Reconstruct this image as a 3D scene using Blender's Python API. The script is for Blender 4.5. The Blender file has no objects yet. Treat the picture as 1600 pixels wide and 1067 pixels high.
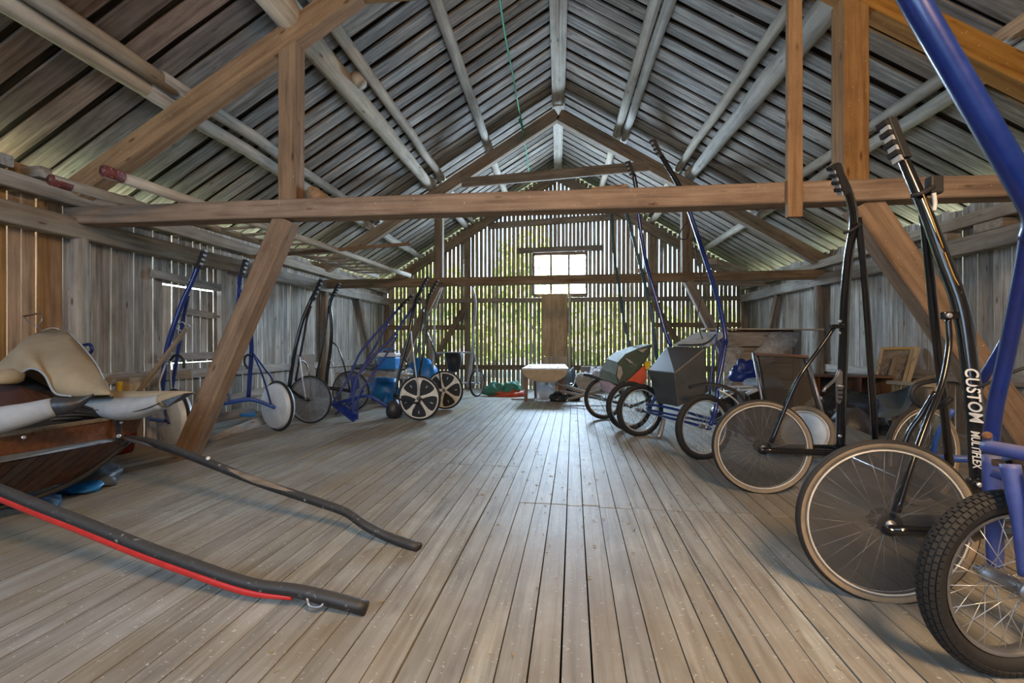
import bpy, math, random
from mathutils import Vector, Matrix, noise

C = bpy.context.scene
COL = C.collection
R = math.radians
rnd = random.Random(7)

# ------------------------------------------------------------------ camera
YAW = math.atan(72 / 700)
cam = bpy.data.cameras.new('camera')
cam.sensor_width = 36
cam.lens = 36 * 700 / 1600
cam.clip_start = 0.05
camo = bpy.data.objects.new('camera', cam)
COL.objects.link(camo)
camo.location = (0, 0, 1.15)
camo.rotation_euler = (math.pi / 2, 0, YAW)
C.camera = camo

# ------------------------------------------------------------------ world, sun, lamps, exposure
w = bpy.data.worlds.new('sky')
C.world = w
w.use_nodes = True
nt = w.node_tree
nt.nodes.clear()
o_ = nt.nodes.new('ShaderNodeOutputWorld')
bg = nt.nodes.new('ShaderNodeBackground')
sky = nt.nodes.new('ShaderNodeTexSky')
sky.sky_type = 'NISHITA'
sky.sun_disc = False
sky.sun_elevation = R(48)
sky.sun_rotation = R(190)
sky.altitude = 100
sky.dust_density = 1.0
bg.inputs[1].default_value = 1.9
nt.links.new(sky.outputs[0], bg.inputs[0])
nt.links.new(bg.outputs[0], o_.inputs[0])

def lamp(name, kind, loc, rot, energy, color, **kw):
    l = bpy.data.lights.new(name, kind)
    l.energy = energy
    l.color = color
    for k, v in kw.items():
        setattr(l, k, v)
    o = bpy.data.objects.new(name, l)
    o.location = loc
    o.rotation_euler = rot
    COL.objects.link(o)
    return o

# sun stands behind the camera, high: it lights the trees beyond the far gable
lamp('sun', 'SUN', (0, -20, 30), (R(42), 0, R(-8)), 30.0, (1, 0.95, 0.85), angle=R(0.6))
# assumed warm lamp under the roof, out of view behind and above the camera
lamp('assumed_warm_lamp', 'AREA', (1.3, -0.9, 3.7), (R(42), 0, R(6)), 125, (1.0, 0.64, 0.33), shape='DISK', size=1.1)
# cool fill lamp added behind the camera; the wall there has no opening
lamp('cool_fill', 'AREA', (-2.2, -2.2, 2.6), (R(78), 0, R(-8)), 115, (0.50, 0.73, 1.0), shape='RECTANGLE', size=3.6, size_y=2.2)

# fill lamp added just outside the small gable window, standing in for daylight
lamp('window_fill', 'AREA', (0.05, 12.70, 3.02), (R(-78), 0, 0), 760, (0.57, 0.77, 1.0), shape='RECTANGLE', size=1.4, size_y=1.1)

C.view_settings.view_transform = 'Standard'
C.view_settings.look = 'None'
C.view_settings.gamma = 1
C.view_settings.use_curve_mapping = False
C.view_settings.exposure = 0.76
C.cycles.max_bounces = 10
C.cycles.diffuse_bounces = 6
C.cycles.glossy_bounces = 3
C.cycles.transparent_max_bounces = 16
C.cycles.sample_clamp_indirect = 6

# ------------------------------------------------------------------ materials
def nodes(name):
    m = bpy.data.materials.new(name)
    m.use_nodes = True
    t = m.node_tree
    b = t.nodes['Principled BSDF']
    return m, t, b

def N(t, kind, **kw):
    n = t.nodes.new(kind)
    for k, v in kw.items():
        if k in n.inputs:
            n.inputs[k].default_value = v
        else:
            setattr(n, k, v)
    return n

def ramp(t, fac, stops):
    r = t.nodes.new('ShaderNodeValToRGB')
    e = r.color_ramp.elements
    while len(e) < len(stops):
        e.new(0.5)
    for q, (p, c) in zip(e, stops):
        q.position = p
        q.color = (*c, 1)
    t.links.new(fac, r.inputs[0])
    return r

def wood(name, dark, mid, light, grain=1.0, rough=0.8, bump=0.25, vary=0.35, specks=None, stain=None, knots=1.0):
    """grain runs along the local X axis of the piece"""
    m, t, b = nodes(name)
    L = t.links.new
    tc = N(t, 'ShaderNodeTexCoord')
    oi = N(t, 'ShaderNodeObjectInfo')
    mul = N(t, 'ShaderNodeMath', operation='MULTIPLY')
    mul.inputs[1].default_value = 57.0
    L(oi.outputs['Random'], mul.inputs[0])
    add = N(t, 'ShaderNodeVectorMath', operation='ADD')
    L(tc.outputs['Object'], add.inputs[0])
    L(mul.outputs[0], add.inputs[1])
    mp = N(t, 'ShaderNodeMapping')
    mp.inputs['Scale'].default_value = (1.3 * grain, 26 * grain, 26 * grain)
    L(add.outputs[0], mp.inputs[0])
    n1 = N(t, 'ShaderNodeTexNoise', Scale=1.0, Detail=6.0, Roughness=0.62, Distortion=0.5)
    L(mp.outputs[0], n1.inputs['Vector'])
    mp2 = N(t, 'ShaderNodeMapping')
    mp2.inputs['Scale'].default_value = (2.2, 5, 5)
    L(add.outputs[0], mp2.inputs[0])
    n2 = N(t, 'ShaderNodeTexNoise', Scale=1.0, Detail=4.0, Roughness=0.6)
    L(mp2.outputs[0], n2.inputs['Vector'])
    r1 = ramp(t, n1.outputs['Fac'], [(0.28, dark), (0.5, mid), (0.74, light)])
    r2 = ramp(t, n2.outputs['Fac'], [(0.25, (0.55, 0.52, 0.5)), (0.6, (1, 1, 1)), (0.8, (1.15, 1.13, 1.1))])
    mx = N(t, 'ShaderNodeMix', data_type='RGBA', blend_type='MULTIPLY')
    mx.inputs[0].default_value = 0.8
    L(r1.outputs[0], mx.inputs[6])
    L(r2.outputs[0], mx.inputs[7])
    col = mx.outputs[2]
    # knots
    mp3 = N(t, 'ShaderNodeMapping')
    mp3.inputs['Scale'].default_value = (2.3, 7.5, 7.5)
    L(add.outputs[0], mp3.inputs[0])
    vo = N(t, 'ShaderNodeTexVoronoi', Scale=1.0)
    L(mp3.outputs[0], vo.inputs['Vector'])
    kn = ramp(t, vo.outputs['Distance'], [(0.04, (knots,) * 3), (0.13, (0, 0, 0))])
    mk = N(t, 'ShaderNodeMix', data_type='RGBA', blend_type='MULTIPLY')
    L(kn.outputs[0], mk.inputs[0])
    L(col, mk.inputs[6])
    mk.inputs[7].default_value = (0.38, 0.3, 0.24, 1)
    col = mk.outputs[2]
    if specks:
        s1 = N(t, 'ShaderNodeTexNoise', Scale=38.0, Detail=2.0, Roughness=0.7)
        sm = N(t, 'ShaderNodeMapping')
        sm.inputs['Scale'].default_value = (1.6, 1, 1)
        L(tc.outputs['Object'], sm.inputs[0])
        L(add.outputs[0], sm.inputs[0])
        L(sm.outputs[0], s1.inputs['Vector'])
        sr = ramp(t, s1.outputs['Fac'], [(specks[1], (0, 0, 0)), (specks[1] + 0.05, (1, 1, 1))])
        ms = N(t, 'ShaderNodeMix', data_type='RGBA')
        L(sr.outputs[0], ms.inputs[0])
        L(col, ms.inputs[6])
        ms.inputs[7].default_value = (*specks[0], 1)
        col = ms.outputs[2]
    if stain:
        geo = N(t, 'ShaderNodeNewGeometry')
        sn = N(t, 'ShaderNodeTexNoise', Scale=stain[1], Detail=5.0, Roughness=0.65)
        L(geo.outputs['Position'], sn.inputs['Vector'])
        sr = ramp(t, sn.outputs['Fac'], [(0.42, (0, 0, 0)), (0.68, (1, 1, 1))])
        ms = N(t, 'ShaderNodeMix', data_type='RGBA')
        L(sr.outputs[0], ms.inputs[0])
        L(col, ms.inputs[6])
        ms.inputs[7].default_value = (*stain[0], 1)
        col = ms.outputs[2]
    # per-piece variation
    hv = N(t, 'ShaderNodeHueSaturation')
    mr = N(t, 'ShaderNodeMapRange')
    mr.inputs['To Min'].default_value = 1 - vary
    mr.inputs['To Max'].default_value = 1 + vary
    L(oi.outputs['Random'], mr.inputs['Value'])
    L(mr.outputs[0], hv.inputs['Value'])
    m2 = N(t, 'ShaderNodeMath', operation='FRACT')
    m3 = N(t, 'ShaderNodeMath', operation='MULTIPLY')
    m3.inputs[1].default_value = 13.7
    L(oi.outputs['Random'], m3.inputs[0])
    L(m3.outputs[0], m2.inputs[0])
    mr2 = N(t, 'ShaderNodeMapRange')
    mr2.inputs['To Min'].default_value = 0.65
    mr2.inputs['To Max'].default_value = 1.15
    L(m2.outputs[0], mr2.inputs['Value'])
    L(mr2.outputs[0], hv.inputs['Saturation'])
    L(col, hv.inputs['Color'])
    L(hv.outputs[0], b.inputs['Base Color'])
    b.inputs['Roughness'].default_value = rough
    b.inputs['Specular IOR Level'].default_value = 0.25
    bp = N(t, 'ShaderNodeBump')
    bp.inputs['Strength'].default_value = bump
    bp.inputs['Distance'].default_value = 0.01
    L(n1.outputs['Fac'], bp.inputs['Height'])
    L(bp.outputs[0], b.inputs['Normal'])
    return m

def paint(name, col, rough=0.4, metal=0.0, worn=None, dust=0.0, bump=0.0, scale=14.0, coat=0.0, spec=0.5):
    m, t, b = nodes(name)
    L = t.links.new
    tc = N(t, 'ShaderNodeTexCoord')
    n1 = N(t, 'ShaderNodeTexNoise', Scale=scale, Detail=5.0, Roughness=0.65)
    L(tc.outputs['Object'], n1.inputs['Vector'])
    lo = tuple(c * 0.8 for c in col)
    hi = tuple(min(1, c * 1.15) for c in col)
    r = ramp(t, n1.outputs['Fac'], [(0.3, lo), (0.7, hi)])
    c_ = r.outputs[0]
    if worn:
        wn = N(t, 'ShaderNodeTexNoise', Scale=scale * 2.3, Detail=6.0, Roughness=0.75)
        L(tc.outputs['Object'], wn.inputs['Vector'])
        wr = ramp(t, wn.outputs['Fac'], [(worn[1], (0, 0, 0)), (worn[1] + 0.06, (1, 1, 1))])
        mx = N(t, 'ShaderNodeMix', data_type='RGBA')
        L(wr.outputs[0], mx.inputs[0])
        L(c_, mx.inputs[6])
        mx.inputs[7].default_value = (*worn[0], 1)
        c_ = mx.outputs[2]
    if dust:
        geo = N(t, 'ShaderNodeNewGeometry')
        sx = N(t, 'ShaderNodeSeparateXYZ')
        L(geo.outputs['Normal'], sx.inputs[0])
        mr = N(t, 'ShaderNodeMapRange')
        mr.inputs['From Min'].default_value = 0.1
        mr.inputs['To Max'].default_value = dust
        L(sx.outputs['Z'], mr.inputs['Value'])
        mx = N(t, 'ShaderNodeMix', data_type='RGBA')
        L(mr.outputs[0], mx.inputs[0])
        L(c_, mx.inputs[6])
        mx.inputs[7].default_value = (0.42, 0.38, 0.33, 1)
        c_ = mx.outputs[2]
    L(c_, b.inputs['Base Color'])
    rr = N(t, 'ShaderNodeMapRange')
    rr.inputs['To Min'].default_value = max(0.02, rough - 0.1)
    rr.inputs['To Max'].default_value = min(1, rough + 0.15)
    L(n1.outputs['Fac'], rr.inputs['Value'])
    L(rr.outputs[0], b.inputs['Roughness'])
    b.inputs['Metallic'].default_value = metal
    b.inputs['Coat Weight'].default_value = coat
    b.inputs['Specular IOR Level'].default_value = spec
    if bump:
        bp = N(t, 'ShaderNodeBump')
        bp.inputs['Strength'].default_value = bump
        bp.inputs['Distance'].default_value = 0.02
        L(n1.outputs['Fac'], bp.inputs['Height'])
        L(bp.outputs[0], b.inputs['Normal'])
    return m

def sheet(name, col, alpha, rough=0.25, scale=6.0, var=0.12, spec=0.5, bump=0.0):
    """thin see-through plastic: tinted film over whatever stands behind"""
    m, t, b = nodes(name)
    L = t.links.new
    tc = N(t, 'ShaderNodeTexCoord')
    n1 = N(t, 'ShaderNodeTexNoise', Scale=scale, Detail=6.0, Roughness=0.7)
    L(tc.outputs['Object'], n1.inputs['Vector'])
    mr = N(t, 'ShaderNodeMapRange')
    mr.inputs['From Min'].default_value = 0.3
    mr.inputs['From Max'].default_value = 0.75
    mr.inputs['To Min'].default_value = alpha - var
    mr.inputs['To Max'].default_value = min(1, alpha + var)
    L(n1.outputs['Fac'], mr.inputs['Value'])
    L(mr.outputs[0], b.inputs['Alpha'])
    b.inputs['Base Color'].default_value = (*col, 1)
    b.inputs['Roughness'].default_value = rough
    b.inputs['Specular IOR Level'].default_value = spec
    if bump:
        bp = N(t, 'ShaderNodeBump')
        bp.inputs['Strength'].default_value = bump
        bp.inputs['Distance'].default_value = 0.03
        L(n1.outputs['Fac'], bp.inputs['Height'])
        L(bp.outputs[0], b.inputs['Normal'])
    return m

M = {}
M['floor'] = wood('floor_wood', (0.215, 0.195, 0.155), (0.36, 0.345, 0.295), (0.465, 0.45, 0.40), rough=0.55, bump=0.25, vary=0.09,
                  specks=((0.68, 0.67, 0.63), 0.66), stain=((0.27, 0.215, 0.145), 0.75), knots=0.35)
M['wall'] = wood('wall_boards', (0.18, 0.15, 0.12), (0.37, 0.325, 0.275), (0.54, 0.49, 0.43), vary=0.26)
M['wall_lamplit'] = wood('lamplit_boards', (0.20, 0.105, 0.04), (0.36, 0.20, 0.085), (0.46, 0.28, 0.13), vary=0.18)  # warm lamp glow on the near left boards, put into their colour
M['gable'] = wood('gable_boards', (0.22, 0.18, 0.125), (0.41, 0.345, 0.25), (0.54, 0.47, 0.35), vary=0.25)
M['roof'] = wood('roof_boards', (0.11, 0.088, 0.07), (0.27, 0.23, 0.19), (0.50, 0.44, 0.38), vary=0.32, bump=0.5)
M['roof_brown'] = wood('brown_roof_boards', (0.085, 0.055, 0.04), (0.19, 0.13, 0.095), (0.31, 0.23, 0.175), vary=0.32, bump=0.5)
M['roof_up'] = wood('shaded_upper_boards', (0.02, 0.016, 0.013), (0.055, 0.045, 0.036), (0.11, 0.09, 0.075), vary=0.3, bump=0.4)  # upper layer darkened: shade in the roof gaps is put into the colour
M['beam'] = wood('hewn_beam', (0.18, 0.088, 0.03), (0.32, 0.172, 0.066), (0.41, 0.24, 0.102), grain=0.8, vary=0.1, specks=((0.66, 0.54, 0.38), 0.70))
M['beam_dark'] = wood('dark_beam', (0.13, 0.09, 0.058), (0.25, 0.18, 0.12), (0.35, 0.265, 0.185), grain=0.8, vary=0.15)
M['log'] = wood('peeled_log', (0.27, 0.22, 0.165), (0.47, 0.41, 0.33), (0.58, 0.52, 0.43), grain=0.7, vary=0.15)
M['plate'] = wood('wall_plate', (0.19, 0.15, 0.115), (0.34, 0.285, 0.225), (0.46, 0.40, 0.33), grain=0.8, vary=0.12)
M['osb'] = wood('chip_board', (0.36, 0.22, 0.10), (0.50, 0.32, 0.16), (0.62, 0.43, 0.24), grain=0.6, vary=0.08, specks=((0.7, 0.52, 0.32), 0.66))
M['brown'] = wood('varnished_brown', (0.10, 0.038, 0.018), (0.185, 0.08, 0.038), (0.26, 0.125, 0.06), rough=0.38, bump=0.08, vary=0.1)
M['dkbrown'] = wood('dark_varnish', (0.045, 0.02, 0.013), (0.085, 0.038, 0.024), (0.12, 0.06, 0.04), rough=0.35, bump=0.08, vary=0.12)
M['pine'] = wood('pine_wood', (0.38, 0.27, 0.13), (0.52, 0.39, 0.21), (0.62, 0.49, 0.29), vary=0.1)
M['greywood'] = wood('grey_pole', (0.17, 0.13, 0.09), (0.30, 0.235, 0.165), (0.40, 0.33, 0.24), vary=0.1)
M['black'] = paint('black_gloss', (0.010, 0.010, 0.012), 0.18, coat=0.4)
M['blackm'] = paint('black_matt', (0.02, 0.02, 0.022), 0.6)
M['rubber'] = paint('tyre_rubber', (0.018, 0.0175, 0.0175), 0.72, dust=0.05, scale=30)
M['gum'] = paint('tan_sidewall', (0.30, 0.235, 0.16), 0.75, scale=20)
M['blue'] = paint('blue_paint', (0.006, 0.024, 0.165), 0.3, worn=((0.10, 0.12, 0.2), 0.68), coat=0.3)
M['blue_mid'] = paint('mid_blue_paint', (0.03, 0.10, 0.42), 0.35, dust=0.25)
M['blue_dusty'] = paint('dusty_blue_paint', (0.06, 0.09, 0.32), 0.5, dust=0.3, worn=((0.30, 0.22, 0.17), 0.70))
M['navy'] = paint('navy_paint', (0.010, 0.028, 0.19), 0.34, coat=0.1)
M['green_dk'] = paint('dark_green_paint', (0.02, 0.06, 0.075), 0.4)
M['chrome'] = paint('worn_steel', (0.70, 0.70, 0.70), 0.30, metal=0.7)
M['steel'] = paint('dull_steel', (0.40, 0.40, 0.41), 0.45, metal=0.9)
M['rust'] = paint('rusty_steel', (0.20, 0.10, 0.05), 0.7, metal=0.3)
M['white'] = paint('white_paint', (0.72, 0.72, 0.70), 0.45)
M['rimw'] = paint('cream_rim', (0.75, 0.70, 0.60), 0.4)
M['grey_pl'] = paint('grey_plastic', (0.42, 0.44, 0.46), 0.5)
M['disc_white'] = paint('pale_disc', (0.70, 0.79, 0.90), 0.3, scale=5)
M['film'] = sheet('smoked_disc', (0.085, 0.085, 0.085), 0.52, 0.10, scale=2.5, var=0.06)
M['film2'] = sheet('clear_disc', (0.20, 0.22, 0.24), 0.42, 0.15, scale=3, var=0.07)
M['plexi'] = sheet('brown_plexiglass', (0.10, 0.08, 0.058), 0.62, 0.12, scale=1.2, var=0.05)
M['poly'] = sheet('crinkled_polythene', (0.55, 0.56, 0.57), 0.44, 0.10, scale=9, var=0.42, bump=0.9)
M['clear'] = sheet('clear_box_plastic', (0.72, 0.76, 0.82), 0.45, 0.25)
M['glass'] = sheet('dusty_window_glass', (0.85, 0.88, 0.86), 0.30, 0.2, scale=3, var=0.08)
M['canvas'] = paint('tan_canvas', (0.36, 0.275, 0.165), 0.9, scale=5, dust=0.2, bump=0.25)
M['white_canvas'] = paint('white_canvas', (0.37, 0.38, 0.385), 0.85, scale=6, bump=0.3, worn=((0.42, 0.36, 0.28), 0.66))
M['leather'] = paint('black_leather', (0.025, 0.025, 0.03), 0.4, bump=0.3, dust=0.08)
M['grey_sheet'] = paint('dark_grey_sheet', (0.06, 0.06, 0.06), 0.42, scale=4, worn=((0.22, 0.2, 0.18), 0.66), spec=0.4)
M['shaft_black'] = paint('worn_black_leather', (0.020, 0.019, 0.019), 0.5, bump=0.3, dust=0.12, worn=((0.42, 0.40, 0.37), 0.61), scale=12)
M['red_end'] = paint('flaking_red', (0.15, 0.028, 0.024), 0.7, worn=((0.42, 0.34, 0.27), 0.56), scale=14)
M['red'] = paint('red_paint', (0.55, 0.025, 0.02), 0.35)
M['tub_red'] = paint('dark_red_plastic', (0.22, 0.02, 0.025), 0.5, worn=((0.4, 0.3, 0.28), 0.68))
M['blue_pl'] = paint('bright_blue_plastic', (0.02, 0.22, 0.62), 0.4, dust=0.12)
M['tarp_blue'] = paint('blue_tarpaulin', (0.015, 0.20, 0.55), 0.35, bump=0.5, scale=5)
M['camo_g'] = paint('camouflage_cloth', (0.055, 0.075, 0.05), 0.7, scale=5, worn=((0.25, 0.25, 0.16), 0.60))
M['camo_l'] = paint('pale_camouflage_cloth', (0.20, 0.24, 0.20), 0.7, scale=6, worn=((0.42, 0.46, 0.42), 0.60))
M['orange'] = paint('orange_red_cloth', (0.60, 0.085, 0.03), 0.6)
M['lilac'] = paint('lilac_cloth', (0.45, 0.33, 0.38), 0.8)
M['yellow'] = paint('yellow_plastic', (0.75, 0.48, 0.03), 0.5)
M['tarp_black'] = paint('black_polythene', (0.02, 0.022, 0.025), 0.22, bump=0.8, scale=7)
M['tarp_grey'] = paint('slate_tarpaulin', (0.09, 0.115, 0.14), 0.3, bump=0.6, scale=8)
M['beige'] = paint('beige_cloth', (0.48, 0.35, 0.215), 0.85, bump=0.15, scale=8)
M['sack'] = paint('sack_cloth', (0.34, 0.29, 0.24), 0.9, bump=0.4)
M['sack2'] = paint('pale_sack', (0.50, 0.45, 0.45), 0.9, bump=0.4)
M['green_net'] = paint('green_netting', (0.05, 0.20, 0.13), 0.7, bump=0.6, scale=20, worn=((0.30, 0.42, 0.40), 0.6))
M['rope'] = paint('green_rope', (0.02, 0.27, 0.13), 0.7)
M['gold'] = paint('gold_line', (0.50, 0.28, 0.06), 0.4)
M['leaf'] = paint('sunlit_leaves', (0.56, 0.68, 0.17), 0.55, scale=1.5)
M['leaf2'] = paint('deep_leaves', (0.40, 0.54, 0.11), 0.55, scale=1.5)
M['bark'] = wood('bark', (0.06, 0.045, 0.03), (0.13, 0.10, 0.07), (0.2, 0.16, 0.12))
M['grass'] = paint('grass', (0.17, 0.20, 0.10), 0.9, scale=3)
M['straw'] = paint('straw', (0.38, 0.29, 0.16), 0.9)
M['dirt'] = paint('dark_subfloor', (0.035, 0.028, 0.022), 0.95)
for k in ('leaf', 'leaf2'):
    t_ = M[k].node_tree
    bs = t_.nodes['Principled BSDF']
    bs.inputs['Transmission Weight'].default_value = 0.0

# ------------------------------------------------------------------ object helpers
WM = {}

def link(o, parent=None, M_=None, kind=None):
    COL.objects.link(o)
    M_ = M_ if M_ is not None else Matrix()
    WM[o.name] = M_.copy()
    if parent is not None:
        o.parent = parent
        o.matrix_basis = WM[parent.name].inverted() @ M_
    else:
        o.matrix_basis = M_
    if kind:
        o['kind'] = kind
    return o

def mesh(name, verts, faces, mats, smooth=False, fm=None):
    me = bpy.data.meshes.new(name)
    me.from_pydata([tuple(v) for v in verts], [], faces)
    for m in (mats if isinstance(mats, (list, tuple)) else [mats]):
        me.materials.append(M[m] if isinstance(m, str) else m)
    if fm:
        for p, i in zip(me.polygons, fm):
            p.material_index = i
    if smooth:
        for p in me.polygons:
            p.use_smooth = True
    me.update()
    return me

def obj(name, verts, faces, mat, parent=None, smooth=False, fm=None, M_=None, kind=None):
    """one mesh object; without M_ the vertices are world coordinates and get a local origin"""
    verts = [Vector(v) for v in verts]
    if M_ is None:
        lo = Vector((min(v.x for v in verts), min(v.y for v in verts), min(v.z for v in verts)))
        hi = Vector((max(v.x for v in verts), max(v.y for v in verts), max(v.z for v in verts)))
        c = (lo + hi) / 2
        c.z = lo.z
        verts = [v - c for v in verts]
        M_ = Matrix.Translation(c)
    return link(bpy.data.objects.new(name, mesh(name, verts, faces, mat, smooth, fm)), parent, M_, kind)

def thing(name, label, cat, loc, group=None, rz=0):
    o = bpy.data.objects.new(name, None)
    o.empty_display_size = 0.2
    link(o, None, Matrix.Translation(Vector(loc)) @ Matrix.Rotation(rz, 4, 'Z'))
    return tag(o, label, cat, group)

def tag(o, label, cat, group=None):
    o['label'] = label
    o['category'] = cat
    if group:
        o['group'] = group
    return o

def structure(name, loc=(0, 0, 0)):
    o = bpy.data.objects.new(name, None)
    link(o, None, Matrix.Translation(Vector(loc)), 'structure')
    return o

def frame_of(x, zhint):
    x = Vector(x).normalized()
    z = Vector(zhint)
    z = (z - x * z.dot(x))
    if z.length < 1e-5:
        z = x.orthogonal()
    z.normalize()
    y = z.cross(x)
    return Matrix((x, y, z)).transposed()

def board(name, p0, p1, w, t, nrm, mat, parent, seg=1, jit=0.0, w1=None, off=0.0, kind=None, cut=None):
    """timber from p0 to p1: width w across, thickness t along nrm, grain along local X"""
    p0, p1 = Vector(p0), Vector(p1)
    L = (p1 - p0).length
    Rm = frame_of(p1 - p0, nrm)
    c = (p0 + p1) / 2
    M_ = Matrix.Translation(c) @ Rm.to_4x4()
    w1 = w if w1 is None else w1
    vs, fs = [], []
    b_ = min(w, t) * 0.06
    for i in range(seg + 1):
        x = -L / 2 + L * i / seg
        ww = w + (w1 - w) * i / seg
        a = ww / 2 + rnd.uniform(-jit, jit)
        d = ww / 2 + rnd.uniform(-jit, jit)
        xa = xd = x
        if cut and i == seg:      # slanted end: offsets at the two edges
            xa, xd = x + cut[1], x + cut[0]
        h = t / 2
        vs += [(xd, -d, -h + b_), (xd, -d, h - b_), (xd, -d + b_, h), (xa, a - b_, h), (xa, a, h - b_), (xa, a, -h + b_), (xa, a - b_, -h), (xd, -d + b_, -h)]
    for i in range(seg):
        o = i * 8
        for k in range(8):
            fs.append((o + k, o + (k + 1) % 8, o + 8 + (k + 1) % 8, o + 8 + k))
    fs.append(tuple(range(7, -1, -1)))
    fs.append(tuple(seg * 8 + k for k in range(8)))
    fs = [tuple(reversed(f)) for f in fs]
    return obj(name, vs, fs, mat, parent, M_=M_, kind=kind)

def plank(name, p0, p1, w, t, nrm, mat, parent, seg=2, jit=0.004):
    """cheap board: plain rectangular section with a wavering edge"""
    p0, p1 = Vector(p0), Vector(p1)
    L = (p1 - p0).length
    M_ = Matrix.Translation((p0 + p1) / 2) @ frame_of(p1 - p0, nrm).to_4x4()
    vs, fs = [], []
    h = t / 2
    for i in range(seg + 1):
        x = -L / 2 + L * i / seg
        a = w / 2 + rnd.uniform(-jit, jit)
        d = w / 2 + rnd.uniform(-jit, jit)
        vs += [(x, -d, -h), (x, -d, h), (x, a, h), (x, a, -h)]
    for i in range(seg):
        o = i * 4
        for k in range(4):
            fs.append((o + k, o + 4 + k, o + 4 + (k + 1) % 4, o + (k + 1) % 4))
    fs.append((0, 1, 2, 3))
    fs.append((seg * 4 + 3, seg * 4 + 2, seg * 4 + 1, seg * 4))
    return obj(name, vs, fs, mat, parent, M_=M_)

def log(name, p0, p1, r0, r1, mat, parent, n=12, seg=6, wob=0.012, flat=0.0):
    p0, p1 = Vector(p0), Vector(p1)
    L = (p1 - p0).length
    M_ = Matrix.Translation((p0 + p1) / 2) @ frame_of(p1 - p0, (0.01, 0, 1)).to_4x4()
    vs, fs = [], []
    for i in range(seg + 1):
        f = i / seg
        x = -L / 2 + L * f
        oy, oz = rnd.uniform(-wob, wob), rnd.uniform(-wob, wob)
        for k in range(n):
            a = 2 * math.pi * k / n
            r = (r0 + (r1 - r0) * f) * (1 + rnd.uniform(-0.05, 0.05))
            vs.append((x, oy + r * math.cos(a), oz + r * math.sin(a)))
    for i in range(seg):
        for k in range(n):
            fs.append((i * n + k, i * n + (k + 1) % n, (i + 1) * n + (k + 1) % n, (i + 1) * n + k))
    fs.append(tuple(range(n - 1, -1, -1)))
    fs.append(tuple(seg * n + k for k in range(n)))
    fs = [tuple(reversed(f)) for f in fs]
    o = obj(name, vs, fs, mat, parent, M_=M_, smooth=True)
    return o

def spline(pts, sub):
    pts = [Vector(p) for p in pts]
    if sub <= 1 or len(pts) < 3:
        return pts, [i for i in range(len(pts))]
    out, par = [], []
    for i in range(len(pts) - 1):
        a = pts[i - 1] if i > 0 else pts[0] * 2 - pts[1]
        b, c = pts[i], pts[i + 1]
        d = pts[i + 2] if i + 2 < len(pts) else pts[-1] * 2 - pts[-2]
        for k in range(sub):
            t = k / sub
            out.append(0.5 * ((2 * b) + (c - a) * t + (2 * a - 5 * b + 4 * c - d) * t * t + (3 * b - a - 3 * c + d) * t ** 3))
            par.append(i + t)
    out.append(pts[-1])
    par.append(len(pts) - 1)
    return out, par

def tube_geo(pts, r, n=10, sub=5, closed=False, flat=1.0, up=None):
    ps, par = spline(pts, sub)
    rs = r if isinstance(r, (list, tuple)) else None
    vs, fs = [], []
    T = []
    for i in range(len(ps)):
        a = ps[max(0, i - 1)]
        b = ps[min(len(ps) - 1, i + 1)]
        if closed:
            a, b = ps[i - 1], ps[(i + 1) % len(ps)]
        T.append((b - a).normalized())
    nrm = Vector(up) if up else T[0].orthogonal()
    for i, p in enumerate(ps):
        nrm = (nrm - T[i] * nrm.dot(T[i])).normalized()
        bn = T[i].cross(nrm)
        if rs:
            j = min(int(par[i]), len(rs) - 2)
            f = par[i] - j
            rr = rs[j] * (1 - f) + rs[j + 1] * f
        else:
            rr = r
        for k in range(n):
            a = 2 * math.pi * k / n
            vs.append(p + nrm * (rr * math.cos(a)) + bn * (rr * flat * math.sin(a)))
    m = len(ps)
    for i in range(m if closed else m - 1):
        j = (i + 1) % m
        for k in range(n):
            fs.append((i * n + k, i * n + (k + 1) % n, j * n + (k + 1) % n, j * n + k))
    if not closed:
        fs.append(tuple(range(n - 1, -1, -1)))
        fs.append(tuple((m - 1) * n + k for k in range(n)))
    return vs, fs

def tube(name, pts, r, mat, parent=None, n=10, sub=5, closed=False, flat=1.0, up=None, kind=None):
    vs, fs = tube_geo(pts, r, n, sub, closed, flat, up)
    return obj(name, vs, fs, mat, parent, smooth=True, kind=kind)

def merge(*geos):
    V_, F_ = [], []
    for v, f in geos:
        o = len(V_)
        V_ += list(v)
        F_ += [tuple(i + o for i in q) for q in f]
    return V_, F_

def box_geo(c, size, Rm=None):
    c = Vector(c)
    x, y, z = (s / 2 for s in size)
    vs = [Vector(v) for v in ((-x, -y, -z), (x, -y, -z), (x, y, -z), (-x, y, -z), (-x, -y, z), (x, -y, z), (x, y, z), (-x, y, z))]
    if Rm is not None:
        vs = [Rm @ v for v in vs]
    return [v + c for v in vs], [(3, 2, 1, 0), (4, 5, 6, 7), (0, 1, 5, 4), (1, 2, 6, 5), (2, 3, 7, 6), (3, 0, 4, 7)]

def prism(front, back):
    """solid between two matching polygons"""
    n = len(front)
    vs = [Vector(p) for p in front] + [Vector(p) for p in back]
    fs = [tuple(range(n)), tuple(range(2 * n - 1, n - 1, -1))]
    for i in range(n):
        j = (i + 1) % n
        fs.append((i, n + i, n + j, j))
    return vs, fs

def slab(pts, th):
    """thick plate from a flat polygon"""
    P = [Vector(p) for p in pts]
    nr = Vector((0, 0, 0))
    for i in range(len(P)):
        nr += P[i].cross(P[(i + 1) % len(P)])
    nr.normalize()
    return prism([p + nr * th / 2 for p in P], [p - nr * th / 2 for p in P])

def fix(o):
    import bmesh
    bm = bmesh.new()
    bm.from_mesh(o.data)
    bmesh.ops.recalc_face_normals(bm, faces=bm.faces)
    bm.to_mesh(o.data)
    bm.free()
    return o

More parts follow.
